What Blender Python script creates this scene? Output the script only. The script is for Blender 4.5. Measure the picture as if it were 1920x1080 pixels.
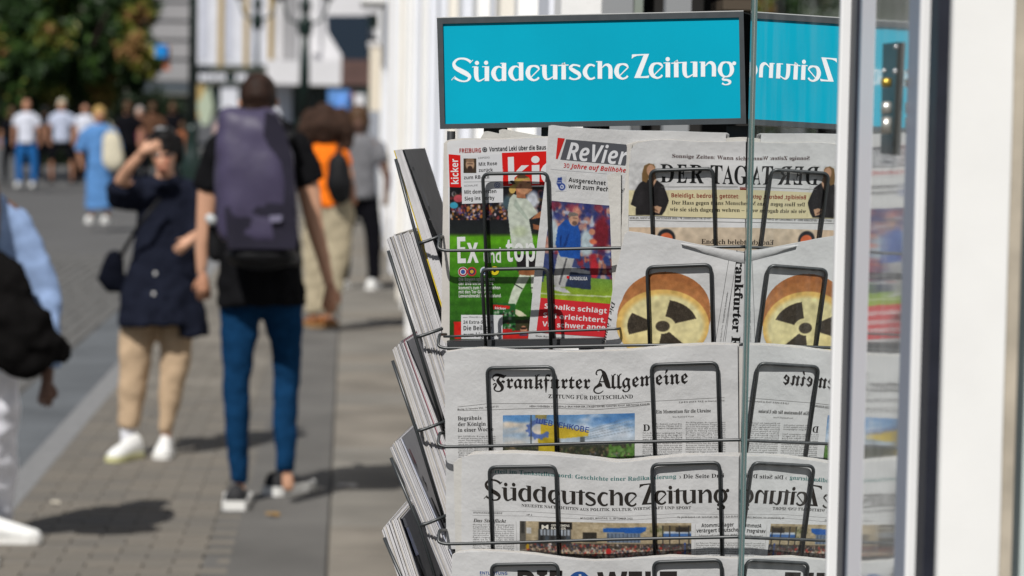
import bpy, math, random
import numpy as np
from mathutils import Vector, Matrix, noise

random.seed(7)
rng = np.random.default_rng(7)
for o in list(bpy.data.objects):
    bpy.data.objects.remove(o)
sc = bpy.context.scene
COL = sc.collection

# ------------------------------------------------------------------ camera
F = 5000.0                     # focal length in pixels of the 1920 wide photograph
HC = 1.64
PITCH = math.radians(3.78)
ROLL = 0.018
CAM = Vector((0, 0, HC))
fwd = Vector((0, math.cos(PITCH), -math.sin(PITCH)))
r0 = Vector((1, 0, 0))
u0 = r0.cross(fwd)
RT = r0 * math.cos(ROLL) + u0 * math.sin(ROLL)
UP = u0 * math.cos(ROLL) - r0 * math.sin(ROLL)
cam = bpy.data.objects.new('camera', bpy.data.cameras.new('camera'))
COL.objects.link(cam)
cam.matrix_world = Matrix((( RT.x, UP.x, -fwd.x, 0), (RT.y, UP.y, -fwd.y, 0), (RT.z, UP.z, -fwd.z, HC), (0, 0, 0, 1)))
cam.data.sensor_width = 36
cam.data.lens = 36 * F / 1920
cam.data.clip_end = 600
cam.data.clip_start = 0.05
cam.data.dof.use_dof = True
cam.data.dof.focus_distance = 3.67
cam.data.dof.aperture_fstop = 6.3
sc.camera = cam

# ------------------------------------------------------------------ sky, sun, exposure
SUN_EL, SUN_AZ = math.radians(50), math.radians(204)
w = bpy.data.worlds.new('World'); sc.world = w; w.use_nodes = True
wn = w.node_tree
sky = wn.nodes.new('ShaderNodeTexSky'); sky.sky_type = 'NISHITA'; sky.sun_disc = False
sky.sun_elevation = SUN_EL; sky.sun_rotation = SUN_AZ
bg = wn.nodes['Background']; bg.inputs[1].default_value = 0.05
wn.links.new(sky.outputs[0], bg.inputs[0])
sl = bpy.data.lights.new('sun', 'SUN'); sl.energy = 5.0; sl.angle = math.radians(0.5); sl.color = (1, 0.972, 0.93)
so = bpy.data.objects.new('sun', sl); COL.objects.link(so)
to_sun = Vector((math.sin(SUN_AZ) * math.cos(SUN_EL), math.cos(SUN_AZ) * math.cos(SUN_EL), math.sin(SUN_EL)))
so.rotation_euler = to_sun.to_track_quat('Z', 'Y').to_euler()
so.location = (-3, -3, 6)
vs = sc.view_settings
vs.view_transform = 'Standard'; vs.look = 'None'; vs.gamma = 1; vs.use_curve_mapping = False
vs.exposure = -0.10
sc.render.engine = 'CYCLES'
cy = sc.cycles
cy.use_denoising = True
cy.max_bounces = 8; cy.transparent_max_bounces = 12; cy.glossy_bounces = 5; cy.diffuse_bounces = 3
cy.caustics_reflective = False; cy.caustics_refractive = False
cy.sample_clamp_indirect = 4

# ------------------------------------------------------------------ helpers: geometry of the place
def ray(px, py):
    return fwd + RT * ((px - 960) / F) - UP * ((py - 540) / F)
def W(px, py, d):
    """point seen at a pixel, at forward distance d (along +Y)"""
    r = ray(px, py)
    return CAM + r * (d / r.y)
def G(px, py, z=0.0):
    r = ray(px, py)
    return CAM + r * ((z - HC) / r.z)
def hit(px, py, p0, n):
    r = ray(px, py)
    return CAM + r * ((p0 - CAM).dot(n) / r.dot(n))
SA = math.radians(3.55)        # the street runs a little to the left of the view
SU = Vector((-math.sin(SA), math.cos(SA), 0))
SN = Vector((-math.cos(SA), -math.sin(SA), 0))     # from the shop fronts towards the road
LC = 0.537
def ST(s, l, z=0.0):
    v = SU * s + SN * (l - LC)
    return Vector((v.x, v.y, z))
def s_of(px, l=0.0):
    """distance along the street at which the line l shows at column px (mid height)"""
    r = ray(px, 540)
    a = math.atan2(r.x, r.y) + SA
    return (LC - l) / math.tan(a)
def l_of(px, s):
    r = ray(px, 540)
    a = math.atan2(r.x, r.y) + SA
    return LC - s * math.tan(a)

# ------------------------------------------------------------------ helpers: materials
def lin(c):
    c = np.asarray(c, float) / 255.0
    return np.where(c <= 0.04045, c / 12.92, ((c + 0.055) / 1.055) ** 2.4)
_m = {}
def mat(name, col, rough=0.7, metal=0.0, spec=0.3, noise_amt=0.0, nscale=20.0, bump=0.0, bscale=60.0, emit=None, sheen=0.0, coat=0.0):
    if name in _m: return _m[name]
    m = bpy.data.materials.new(name); m.use_nodes = True
    nt = m.node_tree; b = nt.nodes['Principled BSDF']
    b.inputs['Base Color'].default_value = (*col, 1)
    b.inputs['Roughness'].default_value = rough
    b.inputs['Metallic'].default_value = metal
    b.inputs['Specular IOR Level'].default_value = spec
    if sheen: b.inputs['Sheen Weight'].default_value = sheen
    if coat: b.inputs['Coat Weight'].default_value = coat
    tc = nt.nodes.new('ShaderNodeTexCoord')
    if noise_amt:
        n = nt.nodes.new('ShaderNodeTexNoise'); n.inputs['Scale'].default_value = nscale; n.inputs['Detail'].default_value = 6
        nt.links.new(tc.outputs['Object'], n.inputs['Vector'])
        rp = nt.nodes.new('ShaderNodeMapRange'); rp.inputs[1].default_value = 0.3; rp.inputs[2].default_value = 0.7
        rp.inputs[3].default_value = 1 - noise_amt; rp.inputs[4].default_value = 1 + noise_amt
        nt.links.new(n.outputs[0], rp.inputs[0])
        mx = nt.nodes.new('ShaderNodeVectorMath'); mx.operation = 'SCALE'; mx.inputs[0].default_value = col
        nt.links.new(rp.outputs[0], mx.inputs['Scale'])
        nt.links.new(mx.outputs[0], b.inputs['Base Color'])
    if bump:
        n2 = nt.nodes.new('ShaderNodeTexNoise'); n2.inputs['Scale'].default_value = bscale; n2.inputs['Detail'].default_value = 5
        nt.links.new(tc.outputs['Object'], n2.inputs['Vector'])
        bp = nt.nodes.new('ShaderNodeBump'); bp.inputs['Strength'].default_value = bump; bp.inputs['Distance'].default_value = 0.01
        nt.links.new(n2.outputs[0], bp.inputs['Height']); nt.links.new(bp.outputs[0], b.inputs['Normal'])
    if emit:
        b.inputs['Emission Color'].default_value = (*col, 1); b.inputs['Emission Strength'].default_value = emit
    _m[name] = m
    return m
def cmat(name, rough=0.6, spec=0.3, coat=0.0):
    """printed colour read from the mesh"""
    if name in _m: return _m[name]
    m = mat(name, (0.5, 0.5, 0.5), rough, spec=spec, coat=coat)
    nt = m.node_tree; a = nt.nodes.new('ShaderNodeVertexColor'); a.layer_name = 'Col'
    nt.links.new(a.outputs[0], nt.nodes['Principled BSDF'].inputs['Base Color'])
    return m
def ink(rgb, name=None):
    c = tuple(float(x) * 0.85 for x in lin(rgb))
    return mat(name or 'ink_%02x%02x%02x' % tuple(int(v) for v in rgb), c, 0.65, spec=0.25)

# ------------------------------------------------------------------ helpers: objects
ORG = {}
def thing(name, label, cat, loc, group=None):
    o = bpy.data.objects.new(name, None); COL.objects.link(o)
    o.empty_display_size = 0.1
    o.location = loc; o['label'] = label; o['category'] = cat
    if group: o['group'] = group
    ORG[o.name] = Vector(loc)
    return o
def link_mesh(name, me, m, parent=None, smooth=False):
    if m is not None:
        for mm in (m if isinstance(m, (list, tuple)) else [m]):
            me.materials.append(mm)
    o = bpy.data.objects.new(name, me); COL.objects.link(o)
    if parent is not None:
        o.parent = parent; ORG[o.name] = ORG[parent.name]
    else:
        ORG[o.name] = Vector((0, 0, 0))
    if smooth:
        me.shade_smooth()
    return o
def mk(name, verts, faces, m, parent=None, smooth=False, cols=None):
    org = ORG[parent.name] if parent is not None else None
    v = np.array([tuple(p) for p in verts], float) if not isinstance(verts, np.ndarray) else verts.copy()
    o_ = np.array(org) if org is not None else np.array([v[:, 0].mean(), v[:, 1].mean(), v[:, 2].min()])
    v = v - o_
    me = bpy.data.meshes.new(name)
    me.from_pydata(v.tolist(), [], faces if isinstance(faces, list) else faces.tolist())
    if cols is not None:
        at = me.color_attributes.new('Col', 'FLOAT_COLOR', 'POINT')
        c = np.ones((len(v), 4)); c[:, :3] = cols
        at.data.foreach_set('color', c.ravel().astype(np.float32))
    me.update()
    o = link_mesh(name, me, m, parent, smooth)
    if parent is None:
        o.location = o_; ORG[o.name] = Vector(o_)
    return o
def tag(o, label=None, cat=None, group=None, kind=None):
    if label: o['label'] = label
    if cat: o['category'] = cat
    if group: o['group'] = group
    if kind: o['kind'] = kind
    return o
class MB:
    def __init__(s): s.v = []; s.f = []
    def add(s, v, f):
        n = len(s.v); s.v += [Vector(p) for p in v]; s.f += [tuple(i + n for i in q) for q in f]; return s
    def box(s, o, a, b, c):
        """corner o and three edge vectors"""
        o = Vector(o); a = Vector(a); b = Vector(b); c = Vector(c)
        P = [o, o + a, o + a + b, o + b, o + c, o + a + c, o + a + b + c, o + b + c]
        f = [(0, 3, 2, 1), (4, 5, 6, 7), (0, 1, 5, 4), (1, 2, 6, 5), (2, 3, 7, 6), (3, 0, 4, 7)]
        if a.cross(b).dot(c) < 0: f = [q[::-1] for q in f]
        return s.add(P, f)
    def quad(s, a, b, c, d): return s.add([a, b, c, d], [(0, 1, 2, 3)])
    def tube(s, pts, r, n=8, caps=True, closed=False):
        pts = [Vector(p) for p in pts]; N = len(pts)
        rr = r if isinstance(r, (list, tuple)) else [r] * N
        V = []; ref = None
        for i, p in enumerate(pts):
            if closed: t = (pts[(i + 1) % N] - pts[i - 1]).normalized()
            else: t = (pts[min(i + 1, N - 1)] - pts[max(i - 1, 0)]).normalized()
            if ref is None:
                ref = t.orthogonal().normalized()
            ref = (ref - t * ref.dot(t)).normalized(); b = t.cross(ref)
            for k in range(n):
                a = 2 * math.pi * k / n
                V.append(p + (ref * math.cos(a) + b * math.sin(a)) * rr[i])
        Fc = []
        for i in range(N if closed else N - 1):
            j = (i + 1) % N
            for k in range(n):
                Fc.append((i * n + k, i * n + (k + 1) % n, j * n + (k + 1) % n, j * n + k))
        if caps and not closed:
            Fc.append(tuple(range(n))[::-1]); Fc.append(tuple((N - 1) * n + k for k in range(n)))
        return s.add(V, Fc)
    def lathe(s, base, prof, n=20):
        V = []; Fc = []
        for (r, z) in prof:
            for k in range(n):
                a = 2 * math.pi * k / n
                V.append(Vector(base) + Vector((r * math.cos(a), r * math.sin(a), z)))
        for i in range(len(prof) - 1):
            for k in range(n):
                Fc.append((i * n + k, i * n + (k + 1) % n, (i + 1) * n + (k + 1) % n, (i + 1) * n + k))
        Fc.append(tuple(range(n))[::-1]); Fc.append(tuple((len(prof) - 1) * n + k for k in range(n)))
        return s.add(V, Fc)
    def build(s, name, m, parent=None, smooth=False):
        return mk(name, s.v, s.f, m, parent, smooth)
def bevel(o, wd=0.004, seg=2):
    b = o.modifiers.new('bevel', 'BEVEL'); b.width = wd; b.segments = seg; b.limit_method = 'ANGLE'
    return o
def fillet(pts, r, n=5):
    pts = [Vector(p) for p in pts]; out = [pts[0]]
    for i in range(1, len(pts) - 1):
        a, b, c = pts[i - 1], pts[i], pts[i + 1]
        da = (a - b); dc = (c - b); rr = min(r, da.length * 0.45, dc.length * 0.45)
        p = b + da.normalized() * rr; q = b + dc.normalized() * rr
        for k in range(n + 1):
            t = k / n
            out.append(p * (1 - t) ** 2 + b * 2 * t * (1 - t) + q * t * t)
    out.append(pts[-1]); return out

# ------------------------------------------------------------------ helpers: painted print (colours on a fine grid)
class Canvas:
    def __init__(s, x0, y0, x1, y1, step=1.0, base=(255, 255, 255)):
        s.x0, s.y0, s.x1, s.y1 = x0, y0, x1, y1
        s.nx = max(2, int((x1 - x0) / step) + 1); s.ny = max(2, int((y1 - y0) / step) + 1)
        s.X, s.Y = np.meshgrid(np.linspace(x0, x1, s.nx), np.linspace(y0, y1, s.ny))
        s.c = np.zeros((s.ny, s.nx, 3)); s.c[:] = base
    def put(s, a, rgb):
        a = np.clip(a, 0, 1)[..., None]; s.c = s.c * (1 - a) + np.asarray(rgb, float) * a
    def ell(s, cx, cy, rx, ry, rgb, ang=0, soft=0.15, alpha=1.0):
        ca, sa = math.cos(ang), math.sin(ang)
        dx = s.X - cx; dy = s.Y - cy
        d = np.sqrt(((dx * ca + dy * sa) / rx) ** 2 + ((-dx * sa + dy * ca) / ry) ** 2)
        s.put((1 + soft / 2 - d) / max(soft, 1e-3) * alpha if alpha == 1 else np.clip((1 + soft / 2 - d) / soft, 0, 1) * alpha, rgb)
    def poly(s, pts, rgb, alpha=1.0):
        ins = np.zeros(s.X.shape, bool); n = len(pts)
        for i in range(n):
            xa, ya = pts[i]; xb, yb = pts[(i + 1) % n]
            if ya == yb: continue
            cond = ((ya > s.Y) != (yb > s.Y)) & (s.X < (xb - xa) * (s.Y - ya) / (yb - ya) + xa)
            ins ^= cond
        s.put(ins * alpha, rgb)
    def rect(s, x0, y0, x1, y1, rgb, alpha=1.0):
        s.put(((s.X >= x0) & (s.X <= x1) & (s.Y >= y0) & (s.Y <= y1)) * alpha, rgb)
    def grad(s, y0, y1, c0, c1, x0=-1e9, x1=1e9):
        t = np.clip((s.Y - y0) / (y1 - y0), 0, 1)[..., None]
        m = ((s.Y >= y0) & (s.Y <= y1) & (s.X >= x0) & (s.X <= x1))[..., None]
        s.c = np.where(m, np.asarray(c0) * (1 - t) + np.asarray(c1) * t, s.c)
    def dots(s, x0, y0, x1, y1, pal, n, r0, r1, soft=0.6, alpha=0.8):
        for _ in range(n):
            s.ell(rng.uniform(x0, x1), rng.uniform(y0, y1), rng.uniform(r0, r1), rng.uniform(r0, r1) * 1.2, pal[rng.integers(len(pal))], soft=soft, alpha=alpha)
    def grain(s, amt, mask=None):
        g = rng.normal(0, amt, s.c.shape[:2])[..., None]
        s.c = np.clip(s.c + g if mask is None else s.c + g * mask[..., None], 0, 255)
    def lincols(s):
        c = s.c
        for ax in (0, 1): c = (np.roll(c, 1, ax) + 2 * c + np.roll(c, -1, ax)) / 4       # press softness
        c[0] = s.c[0]; c[-1] = s.c[-1]; c[:, 0] = s.c[:, 0]; c[:, -1] = s.c[:, -1]
        lo = rng.normal(0, 1, (s.ny // 5 + 3, s.nx // 5 + 3)).repeat(5, 0).repeat(5, 1)
        for _ in range(3): lo = (np.roll(lo, 2, 0) + lo + np.roll(lo, -2, 0)) / 3; lo = (np.roll(lo, 2, 1) + lo + np.roll(lo, -2, 1)) / 3
        c = c * (1 + .09 * lo[:s.ny, :s.nx, None])
        s.c = c
        return (lin(np.clip(s.c, 0, 255)) * 0.82).reshape(-1, 3)

# ------------------------------------------------------------------ helpers: a sheet of paper in the rack
RY = math.radians(12)
LEAN = 0.040
RR = Vector((math.cos(RY), -math.sin(RY), 0))                # along the rack front, to the right (comes nearer)
RB = Vector((math.sin(RY), math.cos(RY), 0))                 # into the rack
RU = (Vector((0, 0, 1)) - RR * LEAN).normalized()
RR = (RR + Vector((0, 0, 1)) * LEAN).normalized()
RC = W(1110, 560, 3.712)                                      # a point of the front plane
def rk(px, py, front=0.0):
    """point of the rack's front plane (moved 'front' metres to the viewer) seen at a pixel"""
    return hit(px, py, RC - RB * front, RB)
TILT = math.radians(12)
def interp(x, pts):
    return float(np.interp(x, [p[0] for p in pts], [p[1] for p in pts]))
class Sheet:
    """a leaning sheet; positions on it are given where they show in the photograph"""
    def __init__(s, ymid, front, wave=(), xr=(830, 1400), crumple=0.0012, seed=0, tilt=TILT):
        s.n = (-RB * math.cos(tilt) - RU * math.sin(tilt)).normalized()      # towards the viewer and a little down
        s.p0 = rk(1110, ymid, front); s.wave = wave; s.crumple = crumple; s.seed = seed; s.xr = xr
    def bulge(s, px, py):
        b = 0.0
        if s.wave: b = interp(px, s.wave) * 0.45
        q = Vector((px * 0.012 + s.seed, py * 0.018, s.seed * 3.1))
        b += 0.65 * s.crumple * (noise.noise(q) * 1.3)
        return b
    def P(s, px, py, off=0.0):
        if 0 < off < 0.0014: off *= 0.36
        p = hit(px, py, s.p0, s.n)
        return p + s.n * (s.bulge(px, py) + off)
def sheet_mesh(name, sh, top, bottom, left, right, m, parent, nx=60, ny=30, off=0.0, thick=0.0003):
    V = []; Fc = []
    for j in range(ny + 1):
        t = j / ny
        for i in range(nx + 1):
            s_ = i / nx
            py_ = top[0][1] * (1 - t) + bottom[0][1] * t
            xl = interp(py_, left); xr = interp(py_, right)
            px = xl * (1 - s_) + xr * s_
            yt = interp(px, top); yb = interp(px, bottom)
            py = yt * (1 - t) + yb * t
            xl = interp(py, left); xr = interp(py, right); px = xl * (1 - s_) + xr * s_
            V.append(sh.P(px, py, off))
    for j in range(ny):
        for i in range(nx):
            a = j * (nx + 1) + i
            Fc.append((a, a + nx + 1, a + nx + 2, a + 1))
    o = mk(name, V, Fc, m, parent, smooth=True)
    sd = o.modifiers.new('thickness', 'SOLIDIFY'); sd.thickness = thick; sd.offset = -1
    es = o.modifiers.new('crisp_edges', 'EDGE_SPLIT'); es.split_angle = math.radians(50)
    return o
def canvas_mesh(name, cv, sh, m, parent, off=0.0003, warp=None):
    X = cv.X.ravel(); Y = cv.Y.ravel()
    V = [sh.P(x, y + (warp(x) if warp else 0), off) for x, y in zip(X, Y)]
    nx, ny = cv.nx, cv.ny
    idx = np.arange(nx * ny).reshape(ny, nx)
    Fc = np.stack([idx[:-1, :-1], idx[1:, :-1], idx[1:, 1:], idx[:-1, 1:]], -1).reshape(-1, 4)
    return mk(name, V, Fc, m, parent, smooth=True, cols=cv.lincols())

def cut_mesh(name, cv, mask, sh, m, parent, off=0.0012):
    idx = np.arange(cv.nx * cv.ny).reshape(cv.ny, cv.nx); ins = mask > 0.5
    Fc = np.stack([idx[:-1, :-1], idx[1:, :-1], idx[1:, 1:], idx[:-1, 1:]], -1)
    kf = ins[:-1, :-1] & ins[1:, :-1] & ins[1:, 1:] & ins[:-1, 1:]
    V = [sh.P(x, y, off) for x, y in zip(cv.X.ravel(), cv.Y.ravel())]
    return mk(name, V, Fc[kf].tolist(), m, parent, smooth=True, cols=cv.lincols())
# ------------------------------------------------------------------ helpers: lettering
UPB, LOB = 0x1D400, 0x1D41A
def conv(s, style):
    tb = {'serif': (0x1D400, 0x1D41A), 'fraktur': (0x1D56C, 0x1D586), 'italic': (0x1D434, 0x1D44E), 'bold': (0x1D5D4, 0x1D5EE),
          'bolditalic': (0x1D63C, 0x1D656), 'serifitalic': (0x1D468, 0x1D482)}
    if style == 'sans': return s, []
    a, b = tb[style]; r = ''; um = []
    base = {'ä': 'a', 'ö': 'o', 'ü': 'u', 'Ä': 'A', 'Ö': 'O', 'Ü': 'U'}
    for i, ch in enumerate(s):
        if ch in base: um.append(i); ch = base[ch]
        if style == 'italic' and ch == 'h': r += '\u210e'
        elif 'A' <= ch <= 'Z': r += chr(a + ord(ch) - 65)
        elif 'a' <= ch <= 'z': r += chr(b + ord(ch) - 97)
        elif '0' <= ch <= '9' and style in ('serif', 'bold'): r += chr((0x1D7CE if style == 'serif' else 0x1D7EC) + ord(ch) - 48)
        else: r += ch
    return r, um
_tc = {}
TCUR = bpy.data.curves.new('type', 'FONT'); TOBJ = bpy.data.objects.new('type', TCUR)
def glyphs(s, style, offset=0.0, res=3):
    """outline mesh of a line of text, x from 0, baseline at 0"""
    key = (s, style, offset, res)
    if key in _tc: return _tc[key]
    body, um = conv(s, style)
    def mesh_of(t):
        c = TCUR; c.body = t; c.size = 1; c.offset = offset; c.resolution_u = res
        o = TOBJ
        me = o.to_mesh(); ev = o
        V = np.array([v.co[:2] for v in me.vertices]) if len(me.vertices) else np.zeros((0, 2))
        Fc = [tuple(p.vertices) for p in me.polygons]
        ev.to_mesh_clear()
        return V, Fc
    V, Fc = mesh_of(body)
    if um:                                   # dots over a, o, u
        V = list(map(tuple, V))
        for i in um:
            x0 = mesh_of(body[:i] + '.')[0][:, 0].max() if i else 0.0
            a = mesh_of(body[:i + 1])[0]; x1 = a[:, 0].max()
            x0 = x0 - 0.10 if i else 0.0
            hgt = 0.86 if s[i].isupper() else 0.64
            for cx in (x0 + (x1 - x0) * 0.32, x0 + (x1 - x0) * 0.72):
                n0 = len(V)
                for k in range(8):
                    V.append((cx + 0.05 * math.cos(k * math.pi / 4), hgt + 0.05 * math.sin(k * math.pi / 4)))
                Fc.append(tuple(range(n0, n0 + 8)))
        V = np.array(V)
    if len(V):
        V = V.copy(); V[:, 0] -= V[:, 0].min()
    _tc[key] = (V, Fc); return V, Fc
def subdiv_long(V, Fc, mx):
    return V, Fc
def text(name, s, sh, x0, y0, x1, y1, cap, rgb, parent, style='sans', offset=0.0, warp=None, off=0.0006, skew=0.0, res=3, natural=False):
    """text from (x0,y0) to (x1,y1) along its baseline, cap height in pixels"""
    V, Fc = glyphs(s, style, offset, res)
    if not len(V): return None
    L = math.hypot(x1 - x0, y1 - y0); wd = V[:, 0].max()
    k = cap / 0.71
    kx = L / wd
    if natural: kx = min(kx, k)
    ex, ey = (x1 - x0) / L, (y1 - y0) / L
    P = []
    for (a, b) in V:
        a2 = a * kx + skew * b * k
        px = x0 + ex * a2 + ey * b * k
        py = y0 + ey * a2 - ex * b * k
        if warp: py += warp(px)
        P.append(sh.P(px, py, off))
    Fc = [f[::-1] if False else f for f in Fc]
    m = ink(rgb) if not hasattr(rgb, 'node_tree') else rgb
    return mk(name, P, Fc, m, parent)
def multi(name, items, sh, rgb, parent, **kw):
    """several lines of one block of print as one part"""
    allv = []; allf = []
    for it in items:
        s, x0, y0, x1, y1, cap = it[:6]; k2 = dict(kw); 
        if len(it) > 6: k2.update(it[6])
        V, Fc = glyphs(s, k2.get('style', 'sans'), k2.get('offset', 0.0), k2.get('res', 2))
        if not len(V): continue
        L = math.hypot(x1 - x0, y1 - y0); k = cap / 0.71; kx = L / V[:, 0].max()
        if k2.get('natural'): kx = min(kx, k * 1.15)
        ex, ey = (x1 - x0) / L, (y1 - y0) / L; n0 = len(allv); wp = k2.get('warp'); skew = k2.get('skew', 0)
        for (a, b) in V:
            a2 = a * kx + skew * b * k
            px = x0 + ex * a2 + ey * b * k; py = y0 + ey * a2 - ex * b * k
            if wp: py += wp(px)
            allv.append(sh.P(px, py, k2.get('off', 0.0006)))
        allf += [tuple(i + n0 for i in f) for f in Fc]
    return mk(name, allv, allf, ink(rgb), parent)
def rules(name, segs, sh, rgb, parent, wd=0.7, warp=None, off=0.0005):
    V = []; Fc = []
    for (x0, y0, x1, y1) in segs:
        n = max(2, int(math.hypot(x1 - x0, y1 - y0) / 12))
        L = math.hypot(x1 - x0, y1 - y0); nxx, nyy = -(y1 - y0) / L * wd / 2, (x1 - x0) / L * wd / 2
        b = len(V)
        for i in range(n + 1):
            t = i / n; x = x0 + (x1 - x0) * t; y = y0 + (y1 - y0) * t
            if warp: y += warp(x)
            V.append(sh.P(x - nxx, y - nyy, off)); V.append(sh.P(x + nxx, y + nyy, off))
        for i in range(n):
            Fc.append((b + 2 * i, b + 2 * i + 1, b + 2 * i + 3, b + 2 * i + 2))
    return mk(name, V, Fc, ink(rgb), parent)
def block(name, pts, sh, rgb, parent, off=0.0004, n=10, warp=None):
    """flat printed colour field given by four corners"""
    (a, b, c, d) = [Vector((p[0], p[1])) for p in pts]; V = []; Fc = []
    for j in range(n + 1):
        for i in range(n + 1):
            s_, t = i / n, j / n
            p = (a * (1 - s_) + b * s_) * (1 - t) + (d * (1 - s_) + c * s_) * t
            V.append(sh.P(p.x, p.y + (warp(p.x) if warp else 0), off))
    for j in range(n):
        for i in range(n):
            q = j * (n + 1) + i; Fc.append((q, q + n + 1, q + n + 2, q + 1))
    return mk(name, V, Fc, ink(rgb) if not hasattr(rgb, 'node_tree') else rgb, parent, smooth=True)
BODY = ('pps. LONDON. Königin Elisabeth II. wird am kommenden Montag mit einem Staatsbegräbnis beigesetzt teilte der Hof am Wochenende mit '
        'wird am Wochenende hat die ukrainische Armee im Osten des Landes große Gebiete befreit Die ukrainische Militär hat in der Region '
        'vergangenen Tagen bewiesen dass es in der Lage ist mit westlichen Waffen den Krieg gegen die russische Front im Gebiet zu führen '
        'Truppen eine erneute Niederlage oder weitere Einheiten nach der anderen Seite zurück die Führung versucht sie auf die Fläche zu halten').split()
def column(name, sh, x0, y0, x1, y1, lead, cap, rgb, parent, start=0, warp=None, off=0.0006):
    items = []; k = start; y = y0
    n_ch = int((x1 - x0) / (cap * 0.78))
    while y < y1:
        ln = ''
        while len(ln) + len(BODY[k % len(BODY)]) < n_ch or not ln:
            ln += (' ' if ln else '') + BODY[k % len(BODY)]; k += 1
        items.append((ln, x0, y, x1, y, cap)); y += lead
    return multi(name, items, sh, rgb, parent, warp=warp, off=off, res=1)

# the broad-nibbed lettering of the teal sign, traced as pen strokes (x, y, width)
def A_(x, y): return (840 + x / 6.857, 90 + y / 6.857)
def B_(x, y): return (1110 + x / 6.62, 80 + y / 6.62)
def strokes():
    out = []                                     # ('s', [(x,y,w)]) | ('d', x,y,r) | ('p', pts)
    def S(fn, k, *p): out.append(('s', [(*fn(x, y), w_ / k) for x, y, w_ in p]))
    def D(fn, k, x, y, r): out.append(('d', *fn(x, y), r / k))
    a = lambda *p: S(A_, 6.857, *p)
    b = lambda *p: S(B_, 6.62, *p)
    a((290, 176, 34), (230, 143, 28), (165, 136, 24), (112, 152, 28), (76, 200, 38), (98, 253, 52), (170, 296, 60), (238, 332, 58), (278, 372, 42), (255, 415, 26), (200, 428, 20), (140, 414, 26), (85, 384, 30))
    a((320, 155, 9), (280, 196, 9)); a((45, 412, 9), (92, 364, 9))
    def ustem(dx, dy):
        a((362 + dx, 240 + dy, 56), (362 + dx, 330 + dy, 56), (370 + dx, 388 + dy, 50), (392 + dx, 420 + dy, 28), (425 + dx, 416 + dy, 18), (478 + dx, 386 + dy, 12))
        a((312 + dx, 244 + dy, 11), (372 + dx, 239 + dy, 11)); a((500 + dx, 236 + dy, 57), (500 + dx, 424 + dy, 57)); a((440 + dx, 242 + dy, 11), (500 + dx, 239 + dy, 11))
    ustem(0, 0); D(A_, 6.857, 372, 192, 27); D(A_, 6.857, 490, 190, 27)
    for dx, dy in ((0, 0), (220, -5)):
        a((702 + dx, 262 + dy, 14), (655 + dx, 241 + dy, 20), (607 + dx, 265 + dy, 46), (584 + dx, 325 + dy, 58), (607 + dx, 388 + dy, 46), (652 + dx, 418 + dy, 22), (705 + dx, 398 + dy, 14))
        a((720 + dx, 192 + dy, 56), (720 + dx, 422 + dy, 57)); a((674 + dx, 198 + dy, 11), (720 + dx, 195 + dy, 11))
    def e_(fn, k, dx, dy, q=1.0):
        f2 = lambda x, y: fn(dx + (x - 997) * q, dy + (y - 222) * q)
        S(f2, k / q, (1066, 378, 13), (1176, 268, 15)); S(f2, k / q, (1172, 268, 20), (1145, 240, 32), (1098, 231, 22), (1048, 252, 44), (1026, 318, 58), (1046, 380, 48), (1098, 414, 26), (1146, 402, 24), (1168, 378, 26))
    e_(A_, 6.857, 997, 222)
    ustem(878, -20)
    a((1504, 186, 5), (1487, 208, 38), (1487, 224, 54), (1487, 405, 57)); a((1415, 226, 13), (1550, 218, 13))
    a((1698, 236, 26), (1650, 221, 22), (1602, 222, 28), (1574, 258, 42), (1628, 298, 52), (1682, 332, 48), (1690, 374, 34), (1645, 400, 22), (1595, 398, 24), (1560, 380, 30))
    a((1886, 234, 26), (1850, 217, 24), (1802, 226, 36), (1763, 288, 54), (1768, 342, 54), (1808, 390, 34), (1852, 396, 24), (1888, 378, 26))
    b((98, 230, 54), (98, 448, 55)); b((50, 237, 11), (98, 233, 11)); b((124, 312, 10), (165, 276, 22), (205, 282, 42), (228, 322, 50), (229, 448, 51))
    e_(B_, 6.62, 275, 258, 0.985)
    out.append(('p', [B_(*q) for q in ((497, 146), (708, 139), (602, 418), (660, 416), (712, 407), (701, 438), (524, 438), (640, 158), (560, 163), (520, 178), (493, 200))]))
    e_(B_, 6.62, 703, 248, 0.985)
    b((942, 245, 56), (942, 430, 57)); b((888, 253, 11), (942, 248, 11)); D(B_, 6.62, 940, 205, 27)
    b((1064, 214, 5), (1046, 238, 38), (1045, 250, 54), (1046, 430, 56)); b((985, 256, 13), (1176, 243, 13))
    b((1149, 243, 53), (1147, 330, 53), (1155, 392, 48), (1178, 424, 28), (1212, 418, 18), (1258, 390, 12)); b((1280, 236, 55), (1280, 425, 56)); b((1222, 243, 11), (1280, 239, 11))
    b((1378, 236, 52), (1378, 422, 53)); b((1335, 243, 11), (1378, 239, 11)); b((1404, 292, 10), (1445, 252, 22), (1482, 250, 40), (1512, 292, 50), (1513, 420, 51))
    b((1663, 240, 16), (1612, 262, 38), (1588, 335, 52), (1612, 400, 36), (1663, 422, 16), (1715, 400, 36), (1738, 335, 52), (1715, 262, 38), (1663, 240, 16))
    b((1722, 268, 14), (1762, 256, 14)); D(B_, 6.62, 1765, 256, 24)
    b((1652, 424, 10), (1628, 440, 18), (1628, 458, 26), (1680, 464, 26), (1712, 484, 34), (1700, 510, 24), (1655, 522, 14), (1615, 504, 24))
    return out
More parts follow.
